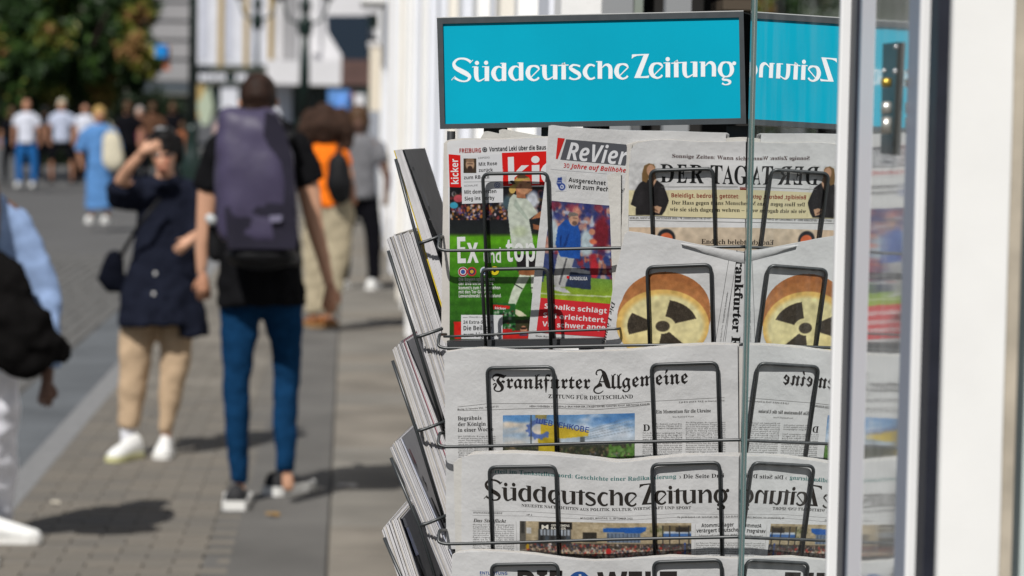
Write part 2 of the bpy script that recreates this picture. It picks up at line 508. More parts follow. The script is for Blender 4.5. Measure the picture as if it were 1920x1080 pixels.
def catmull(p, n=6):
    p = np.array(p, float)
    if len(p) < 3: return p
    q = np.vstack([2 * p[0] - p[1], p, 2 * p[-1] - p[-2]]); out = []
    for i in range(1, len(q) - 2):
        for k in range(n):
            t = k / n
            out.append(0.5 * ((2 * q[i]) + (-q[i - 1] + q[i + 1]) * t + (2 * q[i - 1] - 5 * q[i] + 4 * q[i + 1] - q[i + 2]) * t * t + (-q[i - 1] + 3 * q[i] - 3 * q[i + 1] + q[i + 2]) * t ** 3))
    out.append(p[-1]); return np.array(out)
def nib_lettering(name, P, mapxy, parent, m, base=0.0008):
    V = []; Fc = []
    for k, st in enumerate(strokes()):
        off = base + (k % 5) * 0.00004
        n0 = len(V)
        if st[0] == 's':
            c = catmull(st[1])
            for i in range(len(c)):
                t = c[min(i + 1, len(c) - 1), :2] - c[max(i - 1, 0), :2]; t = t / (np.hypot(*t) + 1e-9)
                nx_, ny_ = -t[1], t[0]; h = c[i, 2] / 2
                for sgn in (-1, 1):
                    x, y = mapxy(c[i, 0] + sgn * nx_ * h, c[i, 1] + sgn * ny_ * h); V.append(P(x, y, off))
            for i in range(len(c) - 1):
                Fc.append((n0 + 2 * i, n0 + 2 * i + 2, n0 + 2 * i + 3, n0 + 2 * i + 1))
        elif st[0] == 'd':
            for q in range(16):
                a = q * math.pi / 8; V.append(P(*mapxy(st[1] + st[3] * math.cos(a), st[2] + st[3] * math.sin(a)), off))
            Fc.append(tuple(range(n0, n0 + 16)))
        else:
            for x, y in st[1]: V.append(P(*mapxy(x, y), off))
            p = st[1]
            Fc += [(n0, n0 + 1, n0 + 7, n0 + 8, n0 + 9, n0 + 10)[::1], (n0 + 1, n0 + 2, n0 + 6, n0 + 7), (n0 + 2, n0 + 3, n0 + 4, n0 + 5, n0 + 6)]
    return mk(name, V, Fc, m, parent)

# ================================================================== the setting: ground
M_ASPH = mat('asphalt', (0.085, 0.085, 0.088), 0.9, noise_amt=0.12, nscale=3, bump=0.4, bscale=120)
M_PAVE = mat('paving_concrete', (0.165, 0.150, 0.127), 0.9, noise_amt=0.28, nscale=1.7, bump=0.3, bscale=90)
M_PAVE2 = mat('paving_concrete_warm', (0.18, 0.161, 0.134), 0.9, noise_amt=0.25, nscale=2, bump=0.3, bscale=90)
M_PAVE3 = mat('paving_concrete_grey', (0.150, 0.138, 0.120), 0.9, noise_amt=0.25, nscale=2, bump=0.3, bscale=90)
M_JOINT = mat('sand_joint', (0.122, 0.112, 0.098), 0.95, noise_amt=0.2, nscale=30)
M_KERB = mat('granite_kerb', (0.20, 0.20, 0.20), 0.8, noise_amt=0.15, nscale=25, bump=0.2)
M_GUT = mat('gutter_concrete', (0.105, 0.113, 0.12), 0.8, noise_amt=0.25, nscale=2)
M_COB = mat('cobble_stone', (0.115, 0.113, 0.108), 0.85, noise_amt=0.25, nscale=9, bump=0.3)
M_LIGHTP = mat('pale_paving', (0.172, 0.160, 0.139), 0.9, noise_amt=0.25, nscale=1.5, bump=0.3, bscale=80)
M_STRIP = mat('asphalt_strip', (0.115, 0.110, 0.102), 0.9, noise_amt=0.22, nscale=1.3, bump=0.4, bscale=140)

def sheet_on_ground(name, s0, s1, l0, l1, z, m, nseg=1):
    V = []; Fc = []
    for i in range(nseg + 1):
        s = s0 + (s1 - s0) * i / nseg
        V += [ST(s, l0, z), ST(s, l1, z)]
    for i in range(nseg): Fc.append((2 * i, 2 * i + 1, 2 * i + 3, 2 * i + 2))
    return tag(mk(name, V, Fc, m), kind='structure')
CURB = 1.86
sheet_on_ground('ground', -6, 420, -60, 120, -0.13, M_ASPH)
road = sheet_on_ground('road', -6, 60, CURB + 0.14, 9, -0.125, M_JOINT)
sheet_on_ground('gutter', -6, 60, CURB + 0.16, CURB + 0.62, -0.105, M_GUT)
sheet_on_ground('plaza', 30, 120, CURB + 0.8, 40, -0.119, mat('plaza_paving', (0.105, 0.103, 0.10), 0.9, noise_amt=0.12, nscale=1))
side = MB(); side.box(ST(-6, -0.9, -0.128), SU * 70, SN * (CURB + 0.9), (0, 0, 0.112)); side = tag(side.build('pavement', M_JOINT), kind='structure')
sheet_on_ground('asphalt_strip', -6, 62, 0.60, 1.04, -0.002, M_STRIP)
# pale slabs along the shop fronts
slab_v = MB()
s = 3.0; i = 0
slab = thing('pale_paving_band', 'pale square slabs of the pavement along the shop fronts', 'paving', ST(4, 0.3, -0.01)); slab['kind'] = 'structure'; del slab['category']
while s < 42:
    b = MB(); ln = 0.62
    b.box(ST(s + 0.006, -0.5, -0.014), SU * (ln - 0.012), SN * 1.09, (0, 0, 0.012 + 0.002 * random.random()))
    bevel(b.build('slab', random.choice((M_LIGHTP, M_LIGHTP, M_PAVE2)), slab), 0.004, 1); s += ln
# small pavers between the strip and the kerb: nearest ones singly, the rest joined
pv = thing('paver_field', 'small rectangular pavers of the pavement between strip and kerb', 'paving', ST(8, 1.4, -0.01)); pv['kind'] = 'structure'; del pv['category']
cells = []
pw, pl = 0.205, 0.105
rows = int((44 - 8.2) / pl)
for r in range(rows):
    for c in range(4 + r % 2):
        s_ = 8.2 + r * pl; l_ = 1.05 + c * pw - (pw / 2 if r % 2 else 0)
        cells.append((s_, l_))
cells.sort()
bm0 = MB(); bm0.box((0, 0, 0), Vector((pl - 0.007, 0, 0)), Vector((0, pw - 0.007, 0)), (0, 0, 0.012))
rest = MB()
proto = None; mats3 = (M_PAVE, M_PAVE2, M_PAVE3, M_PAVE)
pro = []
rotz = math.atan2(SU.y, SU.x)
for m_ in (M_PAVE, M_PAVE2, M_PAVE3):
    me = bpy.data.meshes.new('paver'); me.from_pydata([tuple(v) for v in bm0.v], [], bm0.f); me.materials.append(m_); pro.append(me)
for k, (s_, l_) in enumerate(cells):
    dz = -0.014 + random.uniform(0, 0.003)
    if k < 298:
        o = bpy.data.objects.new('paver', pro[random.randrange(3)]); COL.objects.link(o); o.parent = pv
        o.location = ST(s_, l_ , dz) - ORG[pv.name]; o.rotation_euler = (random.uniform(-.006, .006), random.uniform(-.006, .006), rotz)
    else:
        rest.box(ST(s_, l_, dz), SU * (pl - 0.007), SN * (pw - 0.007), (0, 0, 0.012))
tag(rest.build('paver_rest', [M_PAVE], pv), kind='stuff')
# kerb stones
kb = thing('kerb', 'granite kerb stones between pavement and gutter', 'kerb', ST(8, CURB, 0)); kb['kind'] = 'structure'; del kb['category']
s = 5.0
while s < 44:
    b = MB(); b.box(ST(s, CURB + 0.003, -0.12), SU * 0.93, SN * 0.13, (0, 0, 0.122)); bevel(b.build('kerb_stone', M_KERB, kb), 0.008, 2); s += 0.94
# cobbles of the road
cb = MB()
for r in range(190):
    for c in range(26):
        s_ = 7.5 + r * 0.125 + (0.06 if c % 2 else 0); l_ = CURB + 0.65 + c * 0.115
        h = 0.012 + random.uniform(0, 0.008); j = lambda: random.uniform(-.006, .006)
        p = [ST(s_ + j(), l_ + j(), 0), ST(s_ + 0.112 + j(), l_ + j(), 0), ST(s_ + 0.112 + j(), l_ + 0.102 + j(), 0), ST(s_ + j(), l_ + 0.102 + j(), 0)]
        ctr = (p[0] + p[2]) / 2
        lo = [Vector((q.x, q.y, -0.124)) for q in p]; hi = [Vector((ctr.x + (q.x - ctr.x) * 0.8, ctr.y + (q.y - ctr.y) * 0.8, -0.124 + h)) for q in p]
        cb.add(lo + hi, [(0, 3, 7, 4), (3, 2, 6, 7), (2, 1, 5, 6), (1, 0, 4, 5), (4, 7, 6, 5)])
tag(cb.build('cobbles', M_COB, road), kind='stuff')
# litter and a fallen leaf on the pavement
def speck(name, px, py, r, col, label, cat):
    g = G(px, py); b = MB(); n = 7
    V = [g + Vector((r * (1 + 0.3 * math.sin(3 * k)) * math.cos(k * 6.283 / n), r * 0.8 * math.sin(k * 6.283 / n), 0.006 + 0.008 * (k % 2))) for k in range(n)]
    o = mk(name, V + [g + Vector((0, 0, 0.016))], [(k, (k + 1) % n, n) for k in range(n)], mat('litter_' + name, col, 0.8)); tag(o, label, cat)
speck('leaf', 512, 968, 0.03, (0.30, 0.17, 0.04), 'small dry ochre leaf on the asphalt strip below the dark shoes', 'leaf')
speck('paper_scrap', 652, 914, 0.045, (0.55, 0.52, 0.48), 'pale crumpled scrap on the pavement right of the sneakers', 'litter')
speck('cigarette_end', 104, 946, 0.02, (0.6, 0.55, 0.45), 'pale cigarette end on the pavers near the kerb', 'litter')

# ================================================================== the shop front row on the right
M_WALLW = mat('white_render', (0.86, 0.855, 0.84), 0.8, noise_amt=0.03, nscale=4, bump=0.05)
M_WALLC = mat('cream_render', (0.80, 0.76, 0.68), 0.8, noise_amt=0.04, nscale=4)
M_WALLB = mat('cool_white_paint', (0.76, 0.78, 0.84), 0.7, noise_amt=0.03, nscale=4)
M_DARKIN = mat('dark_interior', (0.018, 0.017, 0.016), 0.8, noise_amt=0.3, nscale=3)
M_GREYF = mat('grey_door_frame', (0.30, 0.31, 0.32), 0.5)
M_STONE = mat('plinth_stone', (0.33, 0.30, 0.26), 0.85, noise_amt=0.12, nscale=10)
shop = thing('shop_front_row', 'long white shop front row with pilasters running down the street behind the rack', 'building', ST(6, 0, 0))
LW = 0.087
S0 = 5.45                                        # where the wall starts beyond the open doorway
b = MB(); b.box(ST(S0 + 0.02, LW - 0.10, 0.0), SU * 40, SN * -0.03, (0, 0, 7)); b.build('wall', M_WALLW, shop)
b = MB(); b.box(ST(S0 + 0.3, LW - 0.10, 0.0), SU * 40, SN * 0.085, (0, 0, 0.42)); b.build('plinth', M_STONE, shop)
s = S0 + 0.02; k = 0
while s < 44:
    wd = (0.16, 0.30, 0.12, 0.22)[k % 4] * (1 + s / 30)
    b = MB(); b.box(ST(s, LW - 0.10, 0), SU * wd, SN * (0.10 + 0.02 * (k % 3 == 0)), (0, 0, 7))
    o = b.build('pilaster', (M_WALLW, M_WALLB, M_WALLW, M_WALLC, M_WALLB)[k % 5], shop)
    s += wd + (0.30, 0.55, 0.22)[k % 3] * (1 + s / 14); k += 1
s = 14
while s < 40:                                     # shop windows between the pilasters
    b = MB(); b.box(ST(s, LW - 0.10, 0.75), SU * (0.30 * (1 + s / 20)), SN * 0.012, (0, 0, 1.7)); b.build('window', mat('far_glass', (0.35, 0.40, 0.46), 0.2, spec=0.6), shop)
    s += 1.9 * (1 + s / 14)
b = MB(); b.box(ST(S0 - 0.055, LW - 0.12, 0), SU * 0.05, SN * 0.06, (0, 0, 3)); b.build('door_jamb', M_GREYF, shop)
b = MB(); b.box(ST(S0 - 0.20, LW - 0.22, 0), SU * 0.045, SN * 0.05, (0, 0, 3)); b.build('door_jamb', M_GREYF, shop)
# projecting blind box, small signs down the row
b = MB(); b.box(ST(34, LW, 3.0), SU * 2.2, SN * 0.32, (0, 0, 1.1)); b.build('window_bay', M_WALLW, shop)
b = MB(); b.box(W(694, 215, 45), Vector((1.25 * 24 / 135, 0, 0)) , Vector((0, 0.3, 0)), (0, 0, 1.15)); 

# the dark shop interior behind the open doorway
inn = thing('shop_interior', 'dark inside of the newsagent seen through the doorway above the teal sign', 'room', ST(4, -1, 0))
inn['kind'] = 'structure'; del inn['category']
b = MB()
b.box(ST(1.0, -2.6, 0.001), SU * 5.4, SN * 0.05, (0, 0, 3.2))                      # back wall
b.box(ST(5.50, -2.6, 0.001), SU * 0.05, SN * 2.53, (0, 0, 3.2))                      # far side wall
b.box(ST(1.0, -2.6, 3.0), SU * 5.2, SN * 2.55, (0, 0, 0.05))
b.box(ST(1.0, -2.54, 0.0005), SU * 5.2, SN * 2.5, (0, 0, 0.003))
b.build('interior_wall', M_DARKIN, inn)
for k in range(5):                                # shelves with dim stock
    b = MB(); b.box(ST(5.28, -1.9, 0.5 + 0.45 * k), SU * 0.18, SN * 1.7, (0, 0, 0.02)); b.build('shelf', mat('shelf_wood', (0.09, 0.07, 0.05), 0.6), inn)
    b = MB()
    for q in range(14):
        b.box(ST(5.31, -1.88 + q * 0.12, 0.522 + 0.45 * k), SU * 0.1, SN * 0.08, (0, 0, random.uniform(.12, .3)))
    tag(b.build('stock', mat(('stock_green', 'stock_brown')[k % 2], ((0.02, 0.05, 0.015), (0.06, 0.04, 0.03))[k % 2], 0.6), inn), kind='stuff')
# wall right of the near window and above (outside the frame, closes the shop)
wl = MB(); wl.box(ST(-3, -0.30, 3.05), SU * 8.42, SN * -0.3, (0, 0, 4)); tag(wl.build('shop_upper_wall', M_WALLW), kind='structure')

# ================================================================== the glass door and its frames
M_FRW = mat('white_frame_paint', (0.88, 0.88, 0.88), 0.35, spec=0.5, noise_amt=0.02, nscale=14, coat=0.15)
M_FRL = mat('white_frame_shade', (0.90, 0.885, 0.92), 0.4, spec=0.4)
M_RUB = mat('dark_gasket', (0.022, 0.024, 0.035), 0.45, spec=0.4, noise_amt=0.2, nscale=20)
M_BLG = mat('blue_grey_frame', (0.27, 0.30, 0.37), 0.45, spec=0.4)
M_CHR = mat('polished_edge', (0.55, 0.62, 0.62), 0.22, metal=0.8)
M_GRE = mat('glass_edge_green', (0.10, 0.17, 0.17), 0.15, spec=0.8)
def glass_mat(name, rough=0.0, tint=(0.93, 0.96, 0.95), wave=0.0, ior=1.52, dust_haze=(0.004, 0.085)):
    m = bpy.data.materials.new(name); m.use_nodes = True; nt = m.node_tree; nt.nodes.clear()
    out = nt.nodes.new('ShaderNodeOutputMaterial'); mix = nt.nodes.new('ShaderNodeMixShader')
    tr = nt.nodes.new('ShaderNodeBsdfTransparent'); tr.inputs[0].default_value = (*tint, 1)
    gl = nt.nodes.new('ShaderNodeBsdfGlossy'); gl.inputs['Roughness'].default_value = rough; gl.inputs['Color'].default_value = (0.97, 1, 1, 1)
    fr = nt.nodes.new('ShaderNodeFresnel'); fr.inputs[0].default_value = ior
    # two faces of a thin sheet: 2R / (1 + R)
    a = nt.nodes.new('ShaderNodeMath'); a.operation = 'MULTIPLY'; a.inputs[1].default_value = 2
    b_ = nt.nodes.new('ShaderNodeMath'); b_.operation = 'ADD'; b_.inputs[1].default_value = 1
    c = nt.nodes.new('ShaderNodeMath'); c.operation = 'DIVIDE'
    nt.links.new(fr.outputs[0], a.inputs[0]); nt.links.new(fr.outputs[0], b_.inputs[0])
    nt.links.new(a.outputs[0], c.inputs[0]); nt.links.new(b_.outputs[0], c.inputs[1])
    nt.links.new(c.outputs[0], mix.inputs[0]); nt.links.new(tr.outputs[0], mix.inputs[1]); nt.links.new(gl.outputs[0], mix.inputs[2])
    du = nt.nodes.new('ShaderNodeBsdfDiffuse'); du.inputs[0].default_value = (.8, .8, .78, 1); m2 = nt.nodes.new('ShaderNodeMixShader')
    tcd = nt.nodes.new('ShaderNodeTexCoord'); mp = nt.nodes.new('ShaderNodeMapping'); mp.inputs['Scale'].default_value = (14, 14, 3); nd = nt.nodes.new('ShaderNodeTexNoise'); nd.inputs['Scale'].default_value = 1.6; nd.inputs['Detail'].default_value = 8
    rd = nt.nodes.new('ShaderNodeMapRange'); rd.inputs[1].default_value = .42; rd.inputs[2].default_value = .78; rd.inputs[3].default_value = dust_haze[0]; rd.inputs[4].default_value = dust_haze[1]
    nt.links.new(tcd.outputs['Object'], mp.inputs['Vector']); nt.links.new(mp.outputs[0], nd.inputs['Vector']); nt.links.new(nd.outputs[0], rd.inputs[0]); nt.links.new(rd.outputs[0], m2.inputs[0])
    nt.links.new(mix.outputs[0], m2.inputs[1]); nt.links.new(du.outputs[0], m2.inputs[2]); nt.links.new(m2.outputs[0], out.inputs[0])
    if wave:
        tc = nt.nodes.new('ShaderNodeTexCoord'); n = nt.nodes.new('ShaderNodeTexNoise'); n.inputs['Scale'].default_value = 7
        bp = nt.nodes.new('ShaderNodeBump'); bp.inputs['Strength'].default_value = wave; bp.inputs['Distance'].default_value = 0.002
        nt.links.new(tc.outputs['Object'], n.inputs['Vector']); nt.links.new(n.outputs[0], bp.inputs['Height'])
        nt.links.new(bp.outputs[0], gl.inputs['Normal'])
    return m
M_GLS = glass_mat('door_glass', 0.0, ior=1.75)
M_GLS2 = glass_mat('window_glass', 0.06, wave=0.12, ior=1.8, dust_haze=(.16, .34))  # heavy pale veil mixed in so the reflection looks washed out
s_edge, s_a, s_b2, s_c0, s_c1, s_d, s_w, s_x = [s_of(x) for x in (1403, 1563, 1592, 1628, 1692, 1712, 1773, 1890)]
door = thing('glass_door', 'tall frameless glass door pane mirroring the news rack beside it', 'door', ST(s_a, 0, 0))
V = [ST(s_a - 0.02, 0, 0.05), ST(s_edge, 0, 0.05), ST(s_edge, 0, 2.9), ST(s_a - 0.02, 0, 2.9)]
mk('pane', V, [(0, 1, 2, 3)], M_GLS, door)
b = MB(); b.box(ST(s_edge + 0.0005, -0.0035, 0.05), SU * 0.012, SN * 0.0045, (0, 0, 2.85)); b.build('polished_edge', M_CHR, door)
b = MB(); b.box(ST(s_edge + 0.0005, -0.0063, 0.05), SU * 0.012, SN * 0.0025, (0, 0, 2.85)); b.build('glass_edge', M_GRE, door)
b = MB(); b.box(ST(s_edge + 0.0005, 0.0013, 0.05), SU * 0.012, SN * 0.0022, (0, 0, 2.85)); b.build('edge_trim', M_GRE, door)
def stile(parent, x0, x1, s, m, depth, name='stile', z0=0.02, z1=3.0):
    la, lb = l_of(x0, s), l_of(x1, s)
    b = MB(); b.box(ST(s, lb, z0), SU * depth, SN * (la - lb), (0, 0, z1 - z0))
    return b.build(name, m, parent)
bevel(stile(door, 1564, 1593, s_a - 0.022, M_FRW, 0.012, 'white_stile'), 0.002)
stile(door, 1593.5, 1598.5, s_a - 0.06, M_RUB, 0.035, 'gasket')
win = thing('sliding_window', 'narrow sliding window in white frames with a dark lock plate on its glass', 'window', ST(s_c0, 0, 0))
b = MB(); b.box(ST(s_c0, -0.03, 0.02), SU * (s_of(1603) - s_c0), SN * 0.03, (0, 0, 3)); b.build('frame_side', M_FRL, win)
b = MB(); b.box(ST(s_of(1603) + 0.001, -0.03, 0.02), SU * (s_of(1597.5) - s_of(1603)), SN * 0.029, (0, 0, 3)); b.build('frame_edge', M_BLG, win)
V = [ST(s_c1, 0, 0.05), ST(s_c0 - .001, 0, 0.05), ST(s_c0 - .001, 0, 2.9), ST(s_c1, 0, 2.9)]
mk('pane', V, [(0, 1, 2, 3)], M_GLS2, win)
b = MB(); b.box(ST(s_d, -0.03, 0.02), SU * (s_c1 - s_d - 0.001), SN * 0.031, (0, 0, 3)); b.build('frame_shaded_side', M_BLG, win)  # shade of this frame side is put into its blue-grey colour
bevel(stile(win, 1712.5, 1745, s_d - 0.004, M_FRW, 0.012, 'white_stile'), 0.002)
stile(win, 1745.5, 1780, s_d - 0.07, M_RUB, 0.035, 'gasket')
# the lock plate
def on_pane(px, py, off=0.0):
    return hit(px, py, ST(0, off), SN)
lk = MB()
c0 = [on_pane(1655, 82, .004), on_pane(1683, 79, .004), on_pane(1673, 291, .004), on_pane(1651, 288, .004)]
lk.add(c0 + [p - SN * 0.0035 for p in c0], [(0, 3, 2, 1), (4, 5, 6, 7), (0, 1, 5, 4), (1, 2, 6, 5), (2, 3, 7, 6), (3, 0, 4, 7)])
lp = thing('lock_plate', 'long dark metal lock plate with brass bolt fixed on the narrow window', 'lock', on_pane(1668, 290))
lk.build('plate', mat('dark_steel', (0.085, 0.092, 0.09), 0.35, metal=0.5), lp)
for (x, y, h, cc, nm) in ((1662, 155, 14, (0.55, 0.40, 0.08), 'brass_bolt'), (1662, 202, 20, (0.72, 0.70, 0.64), 'knob'), (1662, 235, 30, (0.62, 0.60, 0.54), 'key_lever'), (1678, 134, 8, (0.7, 0.7, 0.7), 'screw'), (1658, 133, 6, (0.7, 0.7, 0.7), 'screw'), (1680, 88, 6, (.6, .6, .6), 'screw')):
    a_, b_ = on_pane(x, y - h / 2, .012), on_pane(x, y + h / 2, .012)
    q = MB(); rad = 0.0055 if h > 10 else 0.0022
    q.tube([a_, b_], rad, 10); q.build(nm, mat('metal_' + nm, cc, 0.3, metal=0.8), lp, True)
# the bright pier at the right and the greenish window past it
pier = thing('white_pier', 'bright white rendered pier at the right edge beside the dark gap', 'pillar', ST(s_w, 0, 0))
sp = 2.33
zz = []
for i in range(61):
    z = 0.0 + i * 0.05
    rough = 0.0008 * noise.noise(Vector((z * 9, 0, 0))) - (0.0035 * max(0, math.sin(z * 2.2 + 0.6)) ** 3 if z < 1.55 else 0)
    zz.append((z, rough))
la, lb = l_of(1773, sp), l_of(1888, sp)
V = []; Fc = []
for z, rg in zz:
    V += [ST(sp, la, z), ST(sp, lb - rg, z), ST(sp + 0.010, lb - rg, z), ST(sp + 0.010, la, z)]
for i in range(60):
    for k in range(4):
        Fc.append((4 * i + k, 4 * i + (k + 1) % 4, 4 * i + 4 + (k + 1) % 4, 4 * i + 4 + k))
mk('rendered_face', V, Fc, mat('bright_render', (0.89, 0.885, 0.86), 0.8, noise_amt=0.03, nscale=12, bump=0.025, bscale=260), pier)
b = MB(); b.box(ST(sp + 0.002, lb - 0.012, 0), SU * 0.02, SN * 0.0115, (0, 0, 3)); b.build('plaster_edge', mat('beige_plaster', (0.50, 0.44, 0.35), 0.9, noise_amt=0.2, nscale=20), pier)
gw = MB(); gw.box(ST(sp + 0.03, lb - 0.20, 0.0), SU * 0.02, SN * 0.19, (0, 0, 3))
gwo = gw.build('side_window', mat('pale_green_glass', (0.62, 0.70, 0.67), 0.35, spec=0.6, noise_amt=0.12, nscale=2)); tag(gwo, 'pale grey green window strip at the right edge past the white pier', 'window')

# ================================================================== the newspaper rack
M_WIRE = mat('black_coated_wire', (0.028, 0.032, 0.034), 0.38, spec=0.55)
M_PLATE = mat('dark_sheet_steel', (0.03, 0.032, 0.035), 0.45, spec=0.5)
base = rk(1110, 1500); base.z = 0
rack = thing('newspaper_rack', 'tall dark wire newspaper rack under a teal newspaper sign in front of the shop', 'newspaper rack', base)
# sign box
sgn = mk('sign_frame', [(0, 0, 0)] * 3, [(0, 1, 2)], M_PLATE, rack)   # replaced below
bpy.data.objects.remove(sgn)
SF = -0.035                                        # the sign stands this far in front of the rack plane
def sp_(px, py, off=0.0): return rk(px, py, SF + off)
cor = [(819, 34), (1394, 21.5), (1399, 232), (825, 242)]
b = MB(); fr = [sp_(*c) for c in cor]; bk = [p + RB * 0.085 for p in fr]
b.add(fr + bk, [(0, 3, 2, 1), (4, 5, 6, 7), (0, 1, 5, 4), (1, 2, 6, 5), (2, 3, 7, 6), (3, 0, 4, 7)])
M_SIGNF = mat('sign_frame_grey', (0.052, 0.06, 0.066), 0.42, spec=0.5, noise_amt=0.12, nscale=60)
sg = bevel(b.build('sign_box', M_SIGNF, rack), 0.002, 2)
fc = [(830, 44.5), (1385.5, 32.5), (1388.5, 221.5), (834, 232.5)]
V = [sp_(*c, 0.0006) for c in fc]
mk('sign_face', V, [(0, 3, 2, 1)], mat('teal_print', (0.0, 0.35, 0.50), 0.45, spec=0.12, noise_amt=0.05, nscale=7), sg)
rim = MB()
for i in range(4):                                # raised lip round the face
    a_, c_ = fc[i], fc[(i + 1) % 4]; o1, o2 = cor[i], cor[(i + 1) % 4]
    rim.add([sp_(*a_, .0035), sp_(*c_, .0035), sp_(*o2, .0035), sp_(*o1, .0035), sp_(*a_, 0.0001), sp_(*c_, 0.0001), sp_(*o2, 0.0001), sp_(*o1, 0.0001)],
            [(0, 1, 2, 3), (0, 4, 5, 1), (3, 2, 6, 7)])
rim.build('sign_rim', M_SIGNF, sg)
nib_lettering('lettering', lambda x, y, o: sp_(x, y, o), lambda x, y: (x, y), sg, mat('white_print', (0.80, 0.82, 0.84), 0.5), 0.00085)
top = MB(); e0, e1 = sp_(819, 33.6), sp_(1394, 21)
top.tube([e0 + RB * 0.001, e1 + RB * 0.001], 0.0011, 6); top.build('bright_edge', mat('edge_highlight_metal', (0.75, 0.75, 0.72), 0.3, metal=0.6), sg)  # pale metal tube put in for the highlight along the top edge
for (x0, x1) in ((907, 946), (1015, 1034), (1362, 1401)):
    b = MB(); a_ = rk(x0, 236, -0.055); q = rk(x1, 236, -0.055); lo = a_
    b.box(a_, q - a_, Vector((0, 0, -0.10)), RB * 0.02); b.build('sign_support', M_PLATE, rack)
# centre post down to a foot plate
b = MB(); cpt = rk(1110, 640, -0.22); cpt.z = 0
b.tube([cpt, cpt + Vector((0, 0, 1.75))], 0.02, 12); b.build('centre_post', M_PLATE, rack, True)
b = MB(); b.lathe(cpt, [(0.24, 0.0), (0.24, 0.012), (0.05, 0.03), (0.05, 0.08)], 28); b.build('foot_plate', M_PLATE, rack)
for (x, y0_) in ((846, 246), (1392, 246)):
    pt = rk(x, y0_, -0.12); b = MB(); b.tube([Vector((pt.x, pt.y, 0.12)), pt + Vector((0, 0, 0.0))], 0.006, 8); b.build('corner_post', M_PLATE, rack, True)
def pitch_row(k, ymid):
    pass
RAILS = [  # left y, right y, right x, front offset
    (470, 462, 1396), (631, 616, 1160), (653, 645, 1396), (838, 824, 1394), (1020, 1006, 1390)]
for k, (yl, yr, xr) in enumerate(RAILS):
    f = 0.021
    pts = [rk(836, yl - 26, f - 0.045), rk(824, yl - 26, f - 0.012), rk(821, yl - 4, f), rk(834, yl, f)]
    if k == 1: pts = [rk(833, yl, f - .02), rk(842, yl, f - .006)]; f = 0.017
    n = 8
    for i in range(1, n + 1):
        x = 834 + (xr - 834) * i / n
        pts.append(rk(x, yl + (yr - yl) * i / n + 0.6 * math.sin(i), f))
    pts.append(pts[-1] + RB * 0.05)
    b = MB(); b.tube(fillet(pts, 0.006, 4), 0.0023 if k != 1 else 0.0018, 10); b.build('front_rail', M_WIRE, rack, True)
def loop(xl, xr, yt, yb, lean_px, ymid, front, dy=0.0):
    sh = Sheet(ymid, front, crumple=0)
    pts = [sh.P(xl + lean_px, yb), sh.P(xl, yt + 2), sh.P(xr, yt + dy), sh.P(xr + lean_px * 0.8, yb)]
    b = MB(); b.tube(fillet(pts, 0.010, 6), 0.0025, 10); return b.build('wire_loop', M_WIRE, rack, True)
ROW = {1: 450, 2: 632, 3: 846, 4: 1040, 5: 1228}
FR = 0.0050
loop(905, 1027, 324, 650, 13, ROW[1], 0.007)
loop(1219, 1337, 318, 650, 12, ROW[1], 0.0125, -2)
loop(903, 1027, 503, 655, 8, ROW[2] + 30, FR + .004)
loop(1213, 1333, 499, 652, 5, ROW[2], .0095, -3)
loop(913, 1038, 688, 862, 7, ROW[3], FR)
loop(1221, 1345, 682, 862, 7, ROW[3], FR, -2)
loop(917, 1042, 874, 1046, 7, ROW[4], FR)
loop(1222, 1349, 869, 1054, 6, ROW[4], FR, -2)
loop(921, 1046, 1057, 1160, 5, ROW[5], FR)
loop(1225, 1352, 1052, 1160, 5, ROW[5], FR, -2)
for yl, yr, xr in ((641, 632, 1396),):   # pocket floors
    a_, c_ = rk(838, yl, -0.012), rk(xr, yr, -0.012)
    b = MB(); b.box(a_, c_ - a_, RB * 0.06, RU * 0.0015)
    b.box(a_ + RU * -0.012, c_ - a_, RB * 0.0015, RU * 0.0118); b.build('pocket_floor', M_PLATE, rack)
for yl in (300, 484, 668, 852, 1036):              # back wires
    b = MB(); b.tube([rk(846, yl, -0.08), rk(1390, yl - 8, -0.08)], 0.002, 8); b.build('back_wire', M_WIRE, rack, True)
# ================================================================== newspapers in the rack
def paper_mat(name, col, gloss=0.75, bump=0.2):
    m = mat(name, col, gloss, spec=0.2, noise_amt=0.035, nscale=9)
    nt = m.node_tree; b = nt.nodes['Principled BSDF']; tc = nt.nodes.new('ShaderNodeTexCoord')
    n = nt.nodes.new('ShaderNodeTexNoise'); n.inputs['Scale'].default_value = 22; n.inputs['Detail'].default_value = 4; n.inputs['Roughness'].default_value = 0.55
    n3 = nt.nodes.new('ShaderNodeTexNoise'); n3.inputs['Scale'].default_value = 160; n3.inputs['Detail'].default_value = 3
    ad = nt.nodes.new('ShaderNodeMath'); ad.operation = 'MULTIPLY_ADD'; ad.inputs[1].default_value = 0.06
    nt.links.new(tc.outputs['Object'], n.inputs['Vector']); nt.links.new(tc.outputs['Object'], n3.inputs['Vector'])
    nt.links.new(n3.outputs[0], ad.inputs[0]); nt.links.new(n.outputs[0], ad.inputs[2])
    bp = nt.nodes.new('ShaderNodeBump'); bp.inputs['Strength'].default_value = bump; bp.inputs['Distance'].default_value = 0.012
    nt.links.new(ad.outputs[0], bp.inputs['Height']); nt.links.new(bp.outputs[0], b.inputs['Normal'])
    b.inputs['Subsurface Weight'].default_value = 0.0
    return m
M_NEWS = paper_mat('newsprint', (0.60, 0.60, 0.60))
M_NEWSW = paper_mat('newsprint_warm', (0.60, 0.585, 0.55))
M_NEWSE = paper_mat('newsprint_edges', (0.64, 0.61, 0.57), bump=0.1)
M_COAT = paper_mat('coated_cover', (0.70, 0.70, 0.71), 0.4, 0.08)
M_PIC = cmat('printed_picture', 0.55, 0.3)
